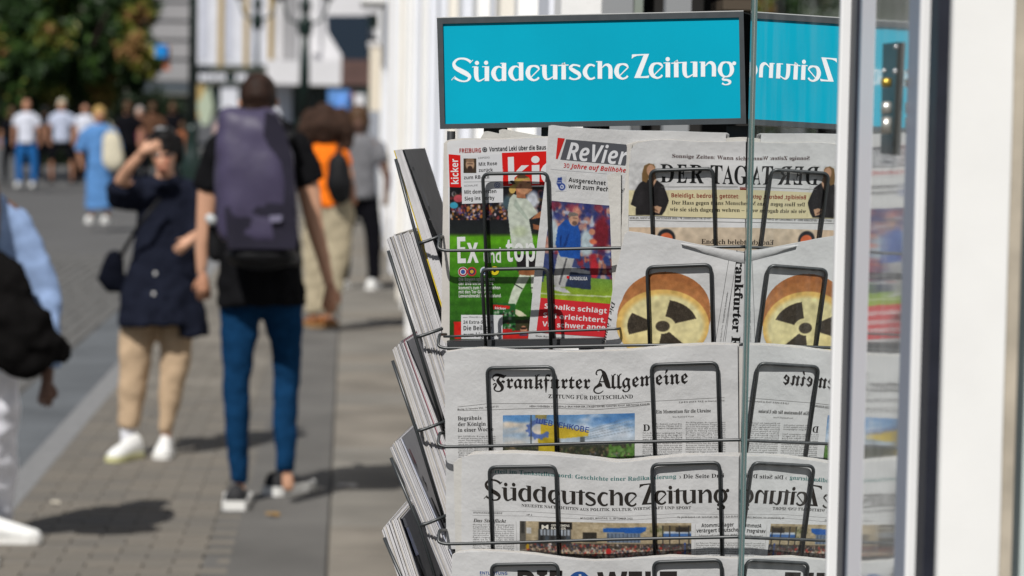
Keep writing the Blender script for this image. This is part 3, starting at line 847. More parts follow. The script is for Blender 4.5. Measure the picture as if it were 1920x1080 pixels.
M_GPIC = cmat('glossy_printed_picture', 0.3, 0.5)

def serrate(top, amp=1.0, step=4):
    x0, x1 = top[0][0], top[-1][0]; out = []; x = x0; k = 0
    while x < x1:
        out.append((x, interp(x, top) + (amp if k % 2 else -amp) * 0.5 + random.uniform(-.2, .2))); x += step; k += 1
    out.append((x1, interp(x1, top))); return out

# ---------------- the sports magazine at the left (row 1)
K = Sheet(ROW[1], -0.004, wave=[(835, -0.001), (860, 0.001), (940, 0.002), (1030, 0)], crumple=0.0007, seed=1)
kt = thing('football_magazine', 'red headed football magazine with a player in white on green, leftmost in the rack', 'magazine', K.P(930, 640))
topk = [(835, 272), (842, 265), (870, 262), (930, 262), (1030, 258)]
for q in range(5):
    sheet_mesh('inner_page', K, [(x - 1.2 * q, y - 0.6 + random.uniform(-.6, .8)) for x, y in topk], [(830, 644 - q), (1040, 640)], [(258, 836 - 1.6 * q), (650, 834 - 2.4 * q)], [(258, 1034), (650, 1010)], M_NEWSE, kt, 30, 14, off=-0.0016 * (q + 1))
sheet_mesh('cover', K, topk, [(835, 640), (1010, 636)], [(258, 838), (450, 842), (640, 847)], [(258, 1034), (650, 1008)], M_COAT, kt, 50, 40)
def z3(x, y): return (820 + x / 4.908, 230 + y / 4.908)
def z4(x, y): return (820 + x / 4.694, 430 + y / 4.694)
# cover picture: crowd, pitch, player
cv = Canvas(843, 350, 1026, 637, 0.8, (22, 20, 26))
cv.dots(843, 362, 1026, 412, [(60, 30, 40), (120, 50, 50), (30, 40, 70), (90, 70, 40), (200, 190, 190), (25, 20, 30), (15, 15, 20)], 260, 2, 6)
cv.dots(846, 385, 950, 418, [(200, 130, 50), (225, 205, 210), (150, 60, 60), (40, 40, 90), (120, 90, 150), (20, 18, 24), (230, 150, 90)], 150, 1.3, 3)
cv.ell(851, 385, 8, 6, (60, 160, 190)); cv.ell(860, 372, 9, 7, (190, 80, 90)); cv.ell(998, 375, 12, 16, (210, 215, 225), soft=0.6); cv.ell(952, 380, 10, 14, (70, 90, 100), soft=0.6)
cv.grad(412, 440, (26, 30, 34), (34, 40, 40)); cv.grad(437, 444, (34, 42, 36), (95, 165, 30))
cv.grad(444, 520, (98, 172, 28), (62, 130, 26)); cv.grad(520, 600, (62, 130, 26), (50, 105, 28)); cv.grad(600, 640, (45, 95, 30), (34, 70, 25))
g = rng.normal(0, 1, cv.c.shape[:2]); cv.c += (g * 6 * (cv.Y > 444))[..., None] * np.array([1, 1.2, .6])
cv.c += (np.sin(cv.Y * 0.35) * 6 * (cv.Y > 444))[..., None] * np.array([.6, 1, .3])
# player (turned to the right, seen from the side)
cv.poly([z4(690, 220), z4(870, 220), z4(862, 360), z4(706, 370)], (34, 30, 34))
cv.poly([z4(715, 360), z4(860, 350), z4(858, 400), z4(800, 412), z4(718, 402)], (150, 95, 60))
cv.poly([z4(725, 398), z4(820, 408), z4(735, 560), z4(690, 665), z4(622, 660), z4(655, 545)], (222, 232, 210))
cv.poly([z4(822, 400), z4(858, 400), z4(862, 560), z4(830, 560)], (225, 232, 215))
cv.poly([z4(676, 473), z4(754, 520), z4(750, 528), z4(672, 481)], (20, 26, 22)); cv.poly([z4(820, 510), z4(846, 510), z4(846, 520), z4(820, 520)], (20, 26, 22))
cv.poly([z4(690, 700), z4(740, 720), z4(790, 762), z4(720, 768), z4(680, 740)], (225, 222, 190))
cv.poly([z3(700, 655), z3(800, 680), z3(860, 740), z3(925, 830), z3(845, 890), z3(880, 1075), z3(885, 1180), z3(690, 1180), z3(668, 1000), z3(648, 800), z3(665, 700)], (206, 214, 200))
cv.poly([z3(720, 700), z3(840, 880), z3(830, 900), z3(700, 760)], (178, 190, 176)); cv.ell(*z3(760, 1000), 14, 10, (190, 204, 160), soft=.8, alpha=.6)
cv.poly([z3(925, 830), z3(1010, 780), z3(1010, 860), z3(860, 890)], (184, 120, 82)); cv.poly([z3(880, 930), z3(1000, 960), z3(1000, 1000), z3(885, 980)], (160, 100, 68))
cv.ell(*z3(800, 575), 15, 18, (203, 145, 108)); cv.poly([z3(725, 590), z3(800, 600), z3(815, 690), z3(735, 670)], (190, 128, 92))
cv.poly([z3(700, 520), z3(840, 515), z3(850, 545), z3(745, 560), z3(720, 620), z3(670, 640), z3(668, 560)], (196, 160, 88)); cv.poly([z3(720, 485), z3(800, 475), z3(855, 520), z3(720, 522)], (60, 48, 40))
cv.ell(*z3(690, 610), 6, 9, (205, 170, 90)); cv.ell(*z3(860, 600), 3, 6, (190, 120, 90))
# red strip, inset issue, small portrait
cv.poly([z4(145, 810), z4(210, 810), z4(210, 962), z4(150, 962)], (226, 38, 30)); cv.poly([z4(575, 890), z4(810, 880), z4(800, 962), z4(575, 962)], (214, 36, 30))
cv.poly([z4(690, 800), z4(830, 790), z4(830, 890), z4(690, 890)], (60, 62, 40))
cv.poly([z4(487, 645), z4(688, 655), z4(680, 895), z4(480, 890)], (38, 100, 46)); cv.poly([z4(492, 660), z4(640, 672), z4(638, 700), z4(490, 702)], (214, 40, 34))
cv.dots(*z4(500, 720), *z4(680, 880), [(30, 70, 40), (200, 200, 190), (60, 130, 70), (20, 30, 30), (150, 40, 40)], 70, 1.0, 3.2)
cv.rect(*z4(490, 875), *z4(660, 895), (205, 40, 40))
cv.ell(*z4(760, 885), 6.5, 8, (196, 140, 110)); cv.poly([z4(730, 860), z4(790, 860), z4(780, 880), z4(735, 880)], (50, 36, 30)); cv.rect(*z4(725, 920), *z4(795, 935), (60, 60, 90))
cv.grain(5)
canvas_mesh('cover_picture', cv, K, M_GPIC, kt, 0.0004)
hd = Canvas(*z3(650, 468), *z3(885, 700), 0.6, (40, 30, 34)); mk0 = np.zeros(hd.X.shape)
def both(fn, *a, **k):
    global mk0
    getattr(hd, fn)(*a, **k); c0 = hd.c.copy(); hd.c = np.zeros_like(c0) ; getattr(hd, fn)(*(tuple(a[:-1]) + ((1, 1, 1),)), **k); mk0 = np.maximum(mk0, hd.c[..., 0]); hd.c = c0
both('poly', [z3(722, 600), z3(806, 610), z3(816, 698), z3(730, 690)], (186, 124, 90))
both('ell', *z3(797, 572), 14.5, 17.5, (205, 148, 112), soft=.05); both('poly', [z3(838, 545), z3(870, 550), z3(862, 575), z3(872, 592), z3(858, 600), z3(862, 622), z3(836, 636), z3(810, 610)], (204, 146, 110))
both('poly', [z3(705, 530), z3(745, 482), z3(800, 474), z3(850, 505), z3(862, 530), z3(800, 528), z3(752, 552), z3(726, 600), z3(700, 606), z3(690, 560)], (196, 162, 92))
both('poly', [z3(730, 484), z3(790, 472), z3(846, 500), z3(800, 512), z3(742, 512)], (92, 72, 52)); both('ell', *z3(692, 612), 6.5, 8, (206, 172, 96), soft=.05); both('poly', [z3(662, 532), z3(700, 528), z3(722, 560), z3(690, 566)], (44, 36, 34))
hd.ell(*z3(768, 578), 2.6, 3.6, (176, 112, 84)); hd.poly([z3(825, 548), z3(850, 546), z3(850, 552), z3(826, 553)], (84, 60, 48)); hd.poly([z3(834, 606), z3(858, 604), z3(857, 609), z3(836, 611)], (150, 84, 74)); hd.ell(*z3(830, 628), 7, 4, (176, 132, 98), soft=.9, alpha=.5)
hd.grain(4); cut_mesh('player_head', hd, mk0, K, M_GPIC, kt, .0012)
white_in = (236, 236, 238)
block('panel', [z3(222, 300), z3(605, 285), z3(607, 732), z3(228, 746)], K, (228, 229, 232), kt, 0.0007)
block('red_tab', [z3(103, 290), z3(213, 298), z3(219, 595), z3(113, 592)], K, (224, 26, 22), kt, 0.0007)
block('red_masthead', [z3(595, 276), z3(1003, 262), z3(1003, 575), z3(607, 583)], K, (226, 26, 22), kt, 0.0007)
text('lettering', 'kicker', K, *z3(197, 562), *z3(191, 332), 13.5, (245, 245, 245), kt, 'bold', 0.0, off=.001)
# the large masthead runs on under the neighbouring paper: only its beginning shows
V = []
def kpoly(name, P_, rgb, off=.001):
    return mk(name, [K.P(*z3(*p), off) for p in P_], [tuple(range(len(P_)))], ink(rgb), kt)
kpoly('large_letter', [(650, 315), (705, 312), (712, 560), (655, 562)], (238, 238, 240))
kpoly('large_letter', [(705, 470), (775, 392), (845, 390), (752, 470), (712, 505)], (238, 238, 240))
kpoly('large_letter', [(870, 390), (940, 387), (940, 562), (872, 562)], (238, 238, 240))
kpoly('large_letter', [(903 + 38 * math.cos(a * .35), 338 + 33 * math.sin(a * .35)) for a in range(18)], (238, 238, 240))
kpoly('large_letter', [(1003, 372), (975, 395), (955, 430), (952, 470), (962, 520), (985, 548), (1003, 556)], (238, 238, 240))
text('headline', 'FREIBURG', K, *z3(205, 276), *z3(402, 272), 8, (176, 30, 28), kt, 'bold', off=.001)
text('headline', 'Vorstand Leki über die Baus', K, *z3(478, 262), *z3(1000, 245), 8.2, (24, 24, 28), kt, 'bold', 0.0, off=.001)
def roundel(name, sh, cx, cy, r, rgbs, par, off=.001, n=20):
    for q, (fr_, c) in enumerate(rgbs):
        P_ = [sh.P(cx + r * fr_ * math.cos(k * 2 * math.pi / n), cy + r * fr_ * math.sin(k * 2 * math.pi / n), off + q * .00012) for k in range(n)]
        mk(name, P_, [tuple(range(n))], ink(c), par)
roundel('emblem', K, *z3(437, 246), 4.6, [(1, (30, 30, 32)), (.72, (170, 172, 176)), (.4, (30, 30, 32))], kt)
roundel('emblem', K, *z3(553, 574), 5.6, [(1, (40, 70, 150)), (.8, (236, 238, 240)), (.55, (40, 70, 150)), (.3, (236, 238, 240))], kt)
c2 = Canvas(*z3(242, 328), *z3(360, 462), 0.8, (70, 58, 45)); c2.ell(*z3(302, 385), 8, 11, (196, 160, 130)); c2.ell(*z3(302, 425), 5, 6, (60, 46, 40)); c2.ell(*z3(302, 345), 8, 4, (150, 120, 96)); c2.poly([z3(275, 372), z3(330, 372), z3(330, 380), z3(275, 380)], (70, 52, 44)); c2.grain(6)
canvas_mesh('portrait_picture', c2, K, M_GPIC, kt, .0009)
blk = (28, 28, 32)
text('small_print', 'LEIPZIG', K, *z3(378, 332), *z3(482, 326), 3.4, (110, 110, 112), kt, off=.001)
multi('news_lines', [('Mit Rose', *z3(383, 397), *z3(552, 388), 6.6), ('zurück', *z3(384, 452), *z3(513, 447), 6.4), ('zum RB-Stil', *z3(246, 520), *z3(478, 512), 6.6),
                     ('Mit dem ersten', *z3(250, 655), *z3(545, 645), 7), ('Sieg ins Derby', *z3(253, 716), *z3(528, 706), 7)], K, blk, kt, style='bold', off=.001)
text('small_print', 'SCHALKE', K, *z3(250, 589), *z3(373, 582), 3.4, (110, 110, 112), kt, off=.001)
rules('thin_rule', [(*z3(246, 545), *z3(592, 538))], K, (150, 150, 150), kt, off=.001)
text('headline', 'Ex', K, *z4(180, 297), *z4(365, 292), 49, (236, 238, 236), kt, 'bold', 0.0, off=.001)
text('headline', 'und', K, *z4(410, 292), *z4(562, 289), 29, (232, 236, 230), kt, 'sans', 0.012, off=.001)
text('headline', 'top', K, *z4(606, 283), *z4(862, 279), 44, (236, 238, 236), kt, 'bold', 0.0, off=.001)
roundel('emblem', K, *z4(227, 372), 9.3, [(1, (224, 222, 226)), (.92, (176, 40, 50)), (.62, (228, 228, 232)), (.45, (60, 90, 160))], kt)
roundel('emblem', K, *z4(305, 370), 8.8, [(1, (190, 60, 50)), (.7, (60, 50, 90)), (.4, (210, 170, 60))], kt, .0011)
roundel('emblem', K, *z4(415, 365), 8, [(1, (222, 226, 232)), (.7, (70, 110, 170)), (.4, (225, 226, 230))], kt)
roundel('emblem', K, *z4(506, 362), 9.3, [(1, (34, 34, 30)), (.9, (232, 214, 40)), (.3, (34, 34, 30))], kt, .0011)
multi('caption', [(t_, *z4(190, y), *z4(x1, y - 2), 6.0) for t_, y, x1 in (('Die Bayern schwächeln,', 452, 510), ('der BVB verliert. Jetzt', 489, 494), ("kommt's zum Wiedersehen", 527, 555), ('mit den Tor-Giganten', 563, 478), ('Lewandowski und Haaland.', 598, 565))],
      K, (236, 240, 232), kt, style='bold', off=.001)
block('panel', [z4(210, 752), z4(575, 752), z4(575, 962), z4(212, 962)], K, (230, 231, 233), kt, 0.0007)
text('small_print', 'FRAUEN', K, *z4(280, 778), *z4(372, 778), 2.8, (90, 90, 92), kt, off=.001)
rules('thin_rule', [(*z4(224, 775), *z4(268, 775)), (*z4(382, 775), *z4(470, 775))], K, (60, 60, 60), kt, off=.001, wd=.6)
multi('news_lines', [('24 Extra-Seiten', *z4(230, 830), *z4(490, 828), 6), ('Die Beilage', *z4(232, 888), *z4(480, 884), 8.4), ('zum Ligastart', *z4(232, 948), *z4(540, 942), 8.4)], K, blk, kt, style='bold', off=.001)
text('lettering', 'kicker', K, *z4(508, 700), *z4(606, 706), 4.4, (240, 240, 240), kt, 'bold', off=.0011)

# ---------------- the tabloid with the grey and red masthead (row 1, middle)
Rv = Sheet(ROW[1], 0.002, wave=[(990, .001), (1060, .003), (1150, .001), (1360, 0)], crumple=0.0008, seed=2)
rt = thing('sports_paper', 'white sports newspaper tilted between the football magazine and the serif broadsheet', 'newspaper', Rv.P(1080, 640))
lft = [(234, 1029), (332, 1023), (450, 1008), (640, 990)]
topr = [(1025, 238), (1032, 234), (1060, 237), (1110, 241), (1180, 245), (1260, 246), (1362, 249)]
for q in range(6):
    sheet_mesh('inner_page', Rv, [(x + 2 * q, y + 0.9 * q + random.uniform(-.5, .5)) for x, y in topr], [(985, 642), (1400, 636)], [(y, x + 0.8 * q) for y, x in lft], [(230, 1362 + q), (650, 1352)], M_NEWS, rt, 40, 14, off=-0.0011 * (q + 1))
sheet_mesh('front_page', Rv, topr, [(985, 640), (1400, 634)], lft, [(230, 1362), (650, 1352)], M_NEWS, rt, 60, 36)
block('masthead_band', [z3(1188, 150), z3(1790, 205), z3(1730, 395), z3(1133, 338)], Rv, (88, 90, 96), rt)
block('red_wedge', [z3(1110, 136), z3(1176, 143), z3(1108, 334), z3(1092, 330)], Rv, (206, 40, 36), rt)
text('masthead', 'ReVier', Rv, *z3(1190, 335), *z3(1742, 392), 32.5, (232, 233, 236), rt, 'bolditalic', 0.0, off=.0008)
text('subtitle', '30 Jahre auf Ballhöhe', Rv, *z3(1163, 410), *z3(1735, 458), 8.4, (200, 46, 44), rt, 'bolditalic', 0.0, off=.0008)
rules('thin_rule', [(*z3(1040, 425), *z3(1180, 438)), (*z3(1180, 438), *z3(1560, 468))], Rv, (190, 190, 196), rt, wd=.6)
text('headline', 'Ausgerechnet', Rv, *z3(1208, 540), *z3(1549, 574), 8, (22, 22, 26), rt, 'bold', 0.0, off=.0008)
text('headline', 'wird zum Pechvogel', Rv, *z3(1205, 598), *z3(1720, 645), 8, (22, 22, 26), rt, 'bold', 0.0, off=.0008)
c3 = Canvas(1041, 328, 1062, 359, 0.7, (214, 215, 218))
c3.ell(*z3(1148, 588), 6.5, 7, (42, 66, 140)); c3.ell(*z3(1148, 588), 3.6, 4, (220, 222, 226)); c3.ell(*z3(1148, 588), 1.7, 2, (42, 66, 140)); c3.poly([z3(1110, 505), z3(1150, 500), z3(1148, 560), z3(1120, 600), z3(1098, 560)], (42, 66, 140)); c3.rect(*z3(1105, 530), *z3(1150, 536), (220, 222, 226)); c3.rect(*z3(1105, 550), *z3(1140, 556), (220, 222, 226))
canvas_mesh('emblem_print', c3, Rv, M_PIC, rt, .0005)
# the picture: a coach in a blue jacket
cv = Canvas(1000, 376, 1162, 560, 1.0, (70, 74, 120))
cv.dots(1005, 378, 1162, 480, [(60, 70, 140), (150, 60, 80), (200, 150, 130), (190, 200, 215), (50, 60, 110), (120, 40, 60), (40, 50, 110), (205, 140, 120)], 330, 2.5, 8)
cv.ell(1128, 430, 14, 34, (122, 32, 46), soft=.5); cv.ell(1100, 450, 12, 26, (188, 205, 212), soft=.5); cv.ell(1037, 438, 9, 30, (190, 205, 212), soft=.5); cv.ell(1110, 428, 6, 6, (206, 140, 112), soft=.4); cv.ell(1112, 446, 7, 5, (206, 110, 80), soft=.4)
cv.rect(1000, 476, 1162, 516, (62, 78, 128), .7); cv.dots(1085, 474, 1160, 512, [(160, 40, 50), (40, 60, 120), (205, 190, 185), (190, 120, 90), (90, 40, 60)], 70, 2, 6)
cv.ell(1114, 497, 8, 20, (190, 44, 56), soft=.4)
cv.grad(515, 562, (112, 152, 62), (158, 182, 42)); cv.c += (rng.normal(0, 6, cv.c.shape[:2]) * (cv.Y > 515))[..., None]
cv.poly([(1000, 551), (1162, 545), (1162, 547), (1000, 553.5)], (215, 225, 190))
cv.poly([(1060, 506), (1107, 508), (1108, 537), (1050, 534)], (46, 58, 86)); cv.poly([(1062, 501), (1075, 497), (1107, 502), (1107, 508), (1060, 506)], (215, 218, 222)); cv.poly([(1002, 503), (1022, 503), (1018, 530), (1000, 530)], (62, 78, 118))
cv.poly([z4(1060, 200), z4(1215, 205), z4(1180, 330), z4(1120, 500), z4(1035, 500), z4(1010, 470)], (186, 186, 184)); cv.poly([z4(1130, 240), z4(1145, 240), z4(1080, 480), z4(1065, 478)], (80, 80, 84)); cv.poly([z4(1020, 498), z4(1120, 505), z4(1180, 548), z4(1100, 545), z4(1020, 530)], (205, 205, 208))
cv.poly([z3(1180, 880), z3(1240, 890), z3(1295, 930), z3(1320, 1010), z3(1310, 1290 - 60), z3(1130, 1225), z3(1085, 1110), z3(1110, 950)], (32, 84, 168)); cv.poly([z3(1200, 1010), z3(1215, 1005), z3(1190, 1110), z3(1150, 1150)], (22, 60, 130)); cv.poly([z3(1130, 1030), z3(1145, 1020), z3(1140, 1120), z3(1125, 1130)], (20, 54, 120))
cv.ell(*z3(1255, 868), 9.5, 13, (200, 156, 130)); cv.poly([z3(1200, 830), z3(1220, 805), z3(1290, 812), z3(1295, 835), z3(1225, 845), z3(1208, 870)], (120, 112, 106)); cv.ell(*z3(1262, 905), 5, 4, (120, 92, 80)); cv.rect(*z3(1245, 855), *z3(1290, 861), (90, 66, 58))
cv.grain(7)
# cut the picture to the slanted sheet
def trim_canvas(cv, f): cv.X = np.vectorize(f)(cv.X, cv.Y)
sl_l = lambda y: interp(y, [(376, 1035), (450, 1024), (560, 1012)])
t_ = (cv.X - cv.x0) / (cv.x1 - cv.x0); L0 = np.interp(cv.Y, [376, 450, 560], [1035, 1024, 1013])
xx = cv.X.copy()
cols = cv.c.copy(); keep = xx
newX = L0 + (cv.x1 - L0) * t_
# resample so that the colours stay where they were painted
ix = np.clip(((newX - cv.x0) / (cv.x1 - cv.x0) * (cv.nx - 1)).astype(int), 0, cv.nx - 1)
cv.c = np.take_along_axis(cols, ix[..., None].repeat(3, 2), 1); cv.X = newX
cv.Y = cv.Y + (newX - 1035) * 0.085 * np.clip(1 - 0 * t_, 0, 1)
canvas_mesh('front_picture', cv, Rv, M_PIC, rt, .0004)
text('picture_lettering', 'BUNDESLIGA', Rv, *z4(1168, 442), *z4(1322, 446), 6.2, (225, 226, 230), rt, 'bold', off=.0008)
block('red_box', [z4(910, 600), z4(1530, 656), z4(1480, 948), z4(872, 905)], Rv, (214, 46, 54), rt, .0008)
multi('box_lettering', [('Schalke schlägt', *z4(943, 693), *z4(1492, 738), 9.2), ('S04 erleichtert,', *z4(932, 772), *z4(1478, 820), 9.2), ('VfL schwer ange', *z4(925, 850), *z4(1478, 884), 9.2)], Rv, (240, 236, 236), rt, style='bold', off=.0012)
text('small_print', 'Dein Revier-Magazin', Rv, *z4(868, 942), *z4(1120, 958), 3.2, (40, 40, 40), rt, off=.0012)
rules('dots_on_red', [(*z4(1140, 418), *z4(1163, 420))], Rv, (210, 40, 40), rt, wd=5)

# two loose white papers behind
Bk = Sheet(ROW[1], -0.016, crumple=0.001, seed=5)
bkp = thing('white_newspaper', 'blank backed newspaper poking up behind the red headed football magazine', 'newspaper', Bk.P(960, 600))
sheet_mesh('back_sheet', Bk, [(900, 262), (906, 247), (915, 246), (960, 256), (1028, 268)], [(895, 600), (1030, 600)], [(240, 902), (600, 890)], [(240, 1030), (600, 1020)], M_NEWSW, bkp, 20, 12)
sheet_mesh('back_sheet', Bk, [(932, 246), (942, 243), (980, 250), (1045, 262)], [(920, 590), (1050, 590)], [(240, 935), (600, 920)], [(240, 1045), (600, 1040)], M_NEWSW, bkp, 20, 12, off=-0.004)

# ---------------- the broadsheet with the serif capitals (row 1, right)
T = Sheet(ROW[1], 0.0075, wave=[(1140, -.006), (1175, .0005), (1240, .003), (1330, .001), (1400, .002)], crumple=0.0018, seed=3)
def z5(x, y): return (1120 + x / 4.174, 230 + y / 4.174)
tt = thing('broadsheet_with_serif_title', 'cream banded broadsheet with black serif capitals and a woman in black, beside the glass', 'newspaper', T.P(1270, 640))
topt = [(1164, 282), (1168, 275), (1196, 266), (1223, 262.5), (1262, 262), (1312, 266), (1360, 266), (1398, 264)]
for q in range(8):
    lf = [(260, 1181 - 2.6 * q), (330, 1178 - 3.0 * q), (460, 1160 - 2.2 * q), (650, 1150)]
    sheet_mesh('inner_page', T, [(x - 2 * q, y + 0.2 * q - (5 if q > 3 and x > 1290 else 0) + random.uniform(-.7, .7)) for x, y in topt], [(1140, 640), (1400, 636)], lf, [(260, 1399), (650, 1396)], M_NEWSE if q % 2 else M_NEWSW, tt, 40, 16, off=-0.0013 * (q + 1))
sheet_mesh('side_fold', T, [(1138, 330), (1160, 322)], [(1136, 600), (1156, 600)], [(320, 1137), (400, 1143), (600, 1150)], [(320, 1164), (600, 1164)], M_NEWSW, tt, 8, 14, off=0.0)
for q in range(7):                                   # folded edges of the bundle, turned to the left
    V = []
    for i in range(25):
        y = 270 + (640 - 270) * i / 24; xa = interp(y, [(262, 1186), (300, 1183), (400, 1179), (640, 1172)]) - 2.6 * q; sway = 2.2 * math.sin(i * .55 + q * 1.3) * (i / 24)
        yy_ = y + (q * 1.6 if i == 0 else 0)
        V += [T.P(xa + sway * .4, yy_, 0.0006 - .002 * q), T.P(xa - 3.2 + sway * .4, yy_ + .8, -0.0075 - .002 * q)]
    mk('fold_edge', V, [(2 * i, 2 * i + 1, 2 * i + 3, 2 * i + 2) for i in range(24)], M_NEWSE if q % 2 else M_NEWSW, tt)
sheet_mesh('front_page', T, serrate([(1182, 284), (1186, 275), (1196, 268), (1223, 262.5), (1262, 262), (1312, 266), (1360, 266), (1398, 264)], 0.6, 3), [(1170, 640), (1400, 636)], [(260, 1183), (400, 1179), (640, 1172)], [(260, 1398.5), (640, 1395)], M_NEWS, tt, 90, 36)
brn = (66, 26, 22)
text('top_line', 'Sonnige Zeiten: Wann sich', T, *z5(586, 272), *z5(1168, 293), 7.2, brn, tt, 'serif', 0, off=.0008)
tw = lambda x: interp(x, [(1236, 0), (1320, 1.0), (1380, 3.0)])
for s_, x0, x1 in (('D', 493, 600), ('E', 622, 700), ('R', 722, 832), ('T', 884, 978), ('A', 980, 1068), ('G', 1072, 1172)):
    text('title_letter', s_, T, *z5(x0, 466 + (x0 - 493) * .022), *z5(x1, 466 + (x1 - 493) * .022), 36 if s_ != 'A' else 35, (26, 28, 28), tt, 'serif', 0, off=.0008)
block('cream_band', [z5(248, 530), z5(1166, 522), z5(1166, 752), z5(244, 722)], T, (222, 212, 172), tt, .0003)
rules('thin_rule', [(*z5(500, 502), *z5(1100, 500)), (*z5(246, 726), *z5(1164, 750)), (*z5(248, 762), *z5(1164, 778))], T, (110, 110, 108), tt, wd=.7, off=.0007)
block('red_stamp', [z5(1117, 502), z5(1166, 503), z5(1166, 524), z5(1117, 523)], T, (130, 30, 28), tt, .0008, n=2)
multi('stamp_lettering', [('* * *', *z5(1122, 524), *z5(1162, 524), 5)], T, (230, 220, 210), tt, off=.0011)
text('headline', 'Beleidigt, bedroht, getötet:', T, *z5(580, 583), *z5(1110, 592), 7.6, (140, 34, 26), tt, 'bold', 0, off=.0008)
multi('headline', [('Der Hass gegen trans Mensche', *z5(582, 638), *z5(1166, 645), 7.4), ('wie sie sich dagegen wehren –', *z5(568, 690), *z5(1152, 699), 7.4)], T, (34, 32, 28), tt, style='serif', offset=0, off=.0008)
text('date_line', 'BERLIN, MONTAG, 12. SEPTEMBER 2022 / 78. JAHRGANG / NR. 25 037', T, *z5(252, 752), *z5(892, 753), 3.6, (90, 90, 88), tt, 'serif', 0, off=.0008, res=1)
cv = Canvas(*z5(248, 312), *z5(560, 728), 0.8, (222, 212, 172))
X0 = cv.c.copy(); cv.c[:] = (212, 212, 212); cv.rect(*z5(240, 530), *z5(570, 728), (222, 212, 172))
cv.poly([z5(355, 455), z5(395, 445), z5(470, 450), z5(520, 490), z5(545, 560), z5(562, 610), z5(530, 690), z5(505, 724), z5(300, 724), z5(302, 660), z5(262, 640), z5(290, 540), z5(325, 480)], (34, 32, 34))
cv.poly([z5(352, 455), z5(350, 400), z5(368, 335), z5(405, 316), z5(440, 325), z5(455, 370), z5(452, 410), z5(400, 440), z5(385, 470)], (120, 92, 56)); cv.poly([z5(455, 345), z5(452, 430), z5(462, 440), z5(440, 320)], (140, 108, 66))
cv.ell(*z5(420, 372), 8, 11, (196, 152, 122)); cv.poly([z5(405, 405), z5(450, 405), z5(465, 450), z5(432, 512), z5(412, 450)], (200, 160, 132))
cv.poly([z5(415, 655), z5(470, 650), z5(505, 660), z5(485, 712), z5(420, 690)], (198, 158, 128)); cv.poly([z5(440, 665), z5(478, 690), z5(470, 700), z5(436, 680)], (130, 96, 76))
cv.ell(*z5(330, 580), 8, 20, (56, 54, 56), soft=.9, alpha=.5); cv.ell(*z5(500, 560), 6, 16, (50, 48, 50), soft=.9, alpha=.5); cv.grain(5)
canvas_mesh('cut_out_picture', cv, T, M_PIC, tt, .00055)
cv = Canvas(*z5(248, 818), *z5(1160, 1010), 1.0, (214, 196, 172)); cv.rect(*z5(240, 818), *z5(480, 880), (217, 184, 154), .4)
cv.ell(*z5(540, 900), 17, 17, (32, 36, 42)); cv.ell(*z5(542, 905), 12, 11, (214, 110, 70)); cv.grain(3)
canvas_mesh('lower_picture', cv, T, M_PIC, tt, .00045)
text('headline', 'Endlich belebt', T, *z5(815, 946), *z5(1166, 950), 9.5, (40, 30, 26), tt, 'serif', 0, off=.0008)

# ---------------- the cheese wheel paper (row 2, right)
C = Sheet(ROW[2], 0.004, wave=[(1130, -.003), (1180, .001), (1260, .0035), (1340, .002), (1400, .001)], crumple=0.0022, seed=8)
def z6(x, y): return (1120 + x / 4.174, 430 + y / 4.174)
ct = thing('broadsheet_with_cheese', 'broadsheet turned sideways showing a cheese wheel with a radiation sign', 'newspaper', C.P(1260, 830))
topc = [(1172, 440), (1175, 433.5), (1200, 436), (1240, 443), (1300, 456), (1350, 466), (1397, 472)]
lfc = [(430, 1174), (502, 1157), (560, 1147), (650, 1134), (830, 1112)]
for q in range(6):
    sheet_mesh('inner_page', C, [(x - 1.5 * q, y + 1.1 * q) for x, y in topc], [(1100, 815), (1400, 810)], [(y, x - 0.5 * q) for y, x in lfc], [(430, 1398), (830, 1392)], M_NEWSE if q % 2 else M_NEWS, ct, 30, 12, off=-0.0013 * (q + 1))
sheet_mesh('front_page', C, topc, [(1100, 815), (1400, 810)], lfc, [(430, 1397), (830, 1391)], M_NEWS, ct, 70, 50)
V = []; top_f = [(1278, 456), (1320, 462), (1360, 469), (1397, 474)]; bot_f = [(1278, 457), (1320, 475), (1360, 486), (1397, 494)]
for i in range(25):
    x = 1278 + (1396 - 1278) * i / 24
    V += [C.P(x, interp(x, top_f) - 1.2, .002), C.P(x, (interp(x, top_f) + interp(x, bot_f)) / 2, .0032), C.P(x, interp(x, bot_f), .0008)]
mk('folded_flap', V, [(3 * i + k, 3 * i + k + 1, 3 * i + 4 + k, 3 * i + 3 + k) for i in range(24) for k in range(2)], M_NEWS, ct, smooth=True)
cv = Canvas(*z6(125, 312), *z6(905, 960), 0.9, (214, 214, 215)); base = cv.c.copy()
yy = (cv.Y - z6(0, 330)[1]); 
cv.c[:] = base
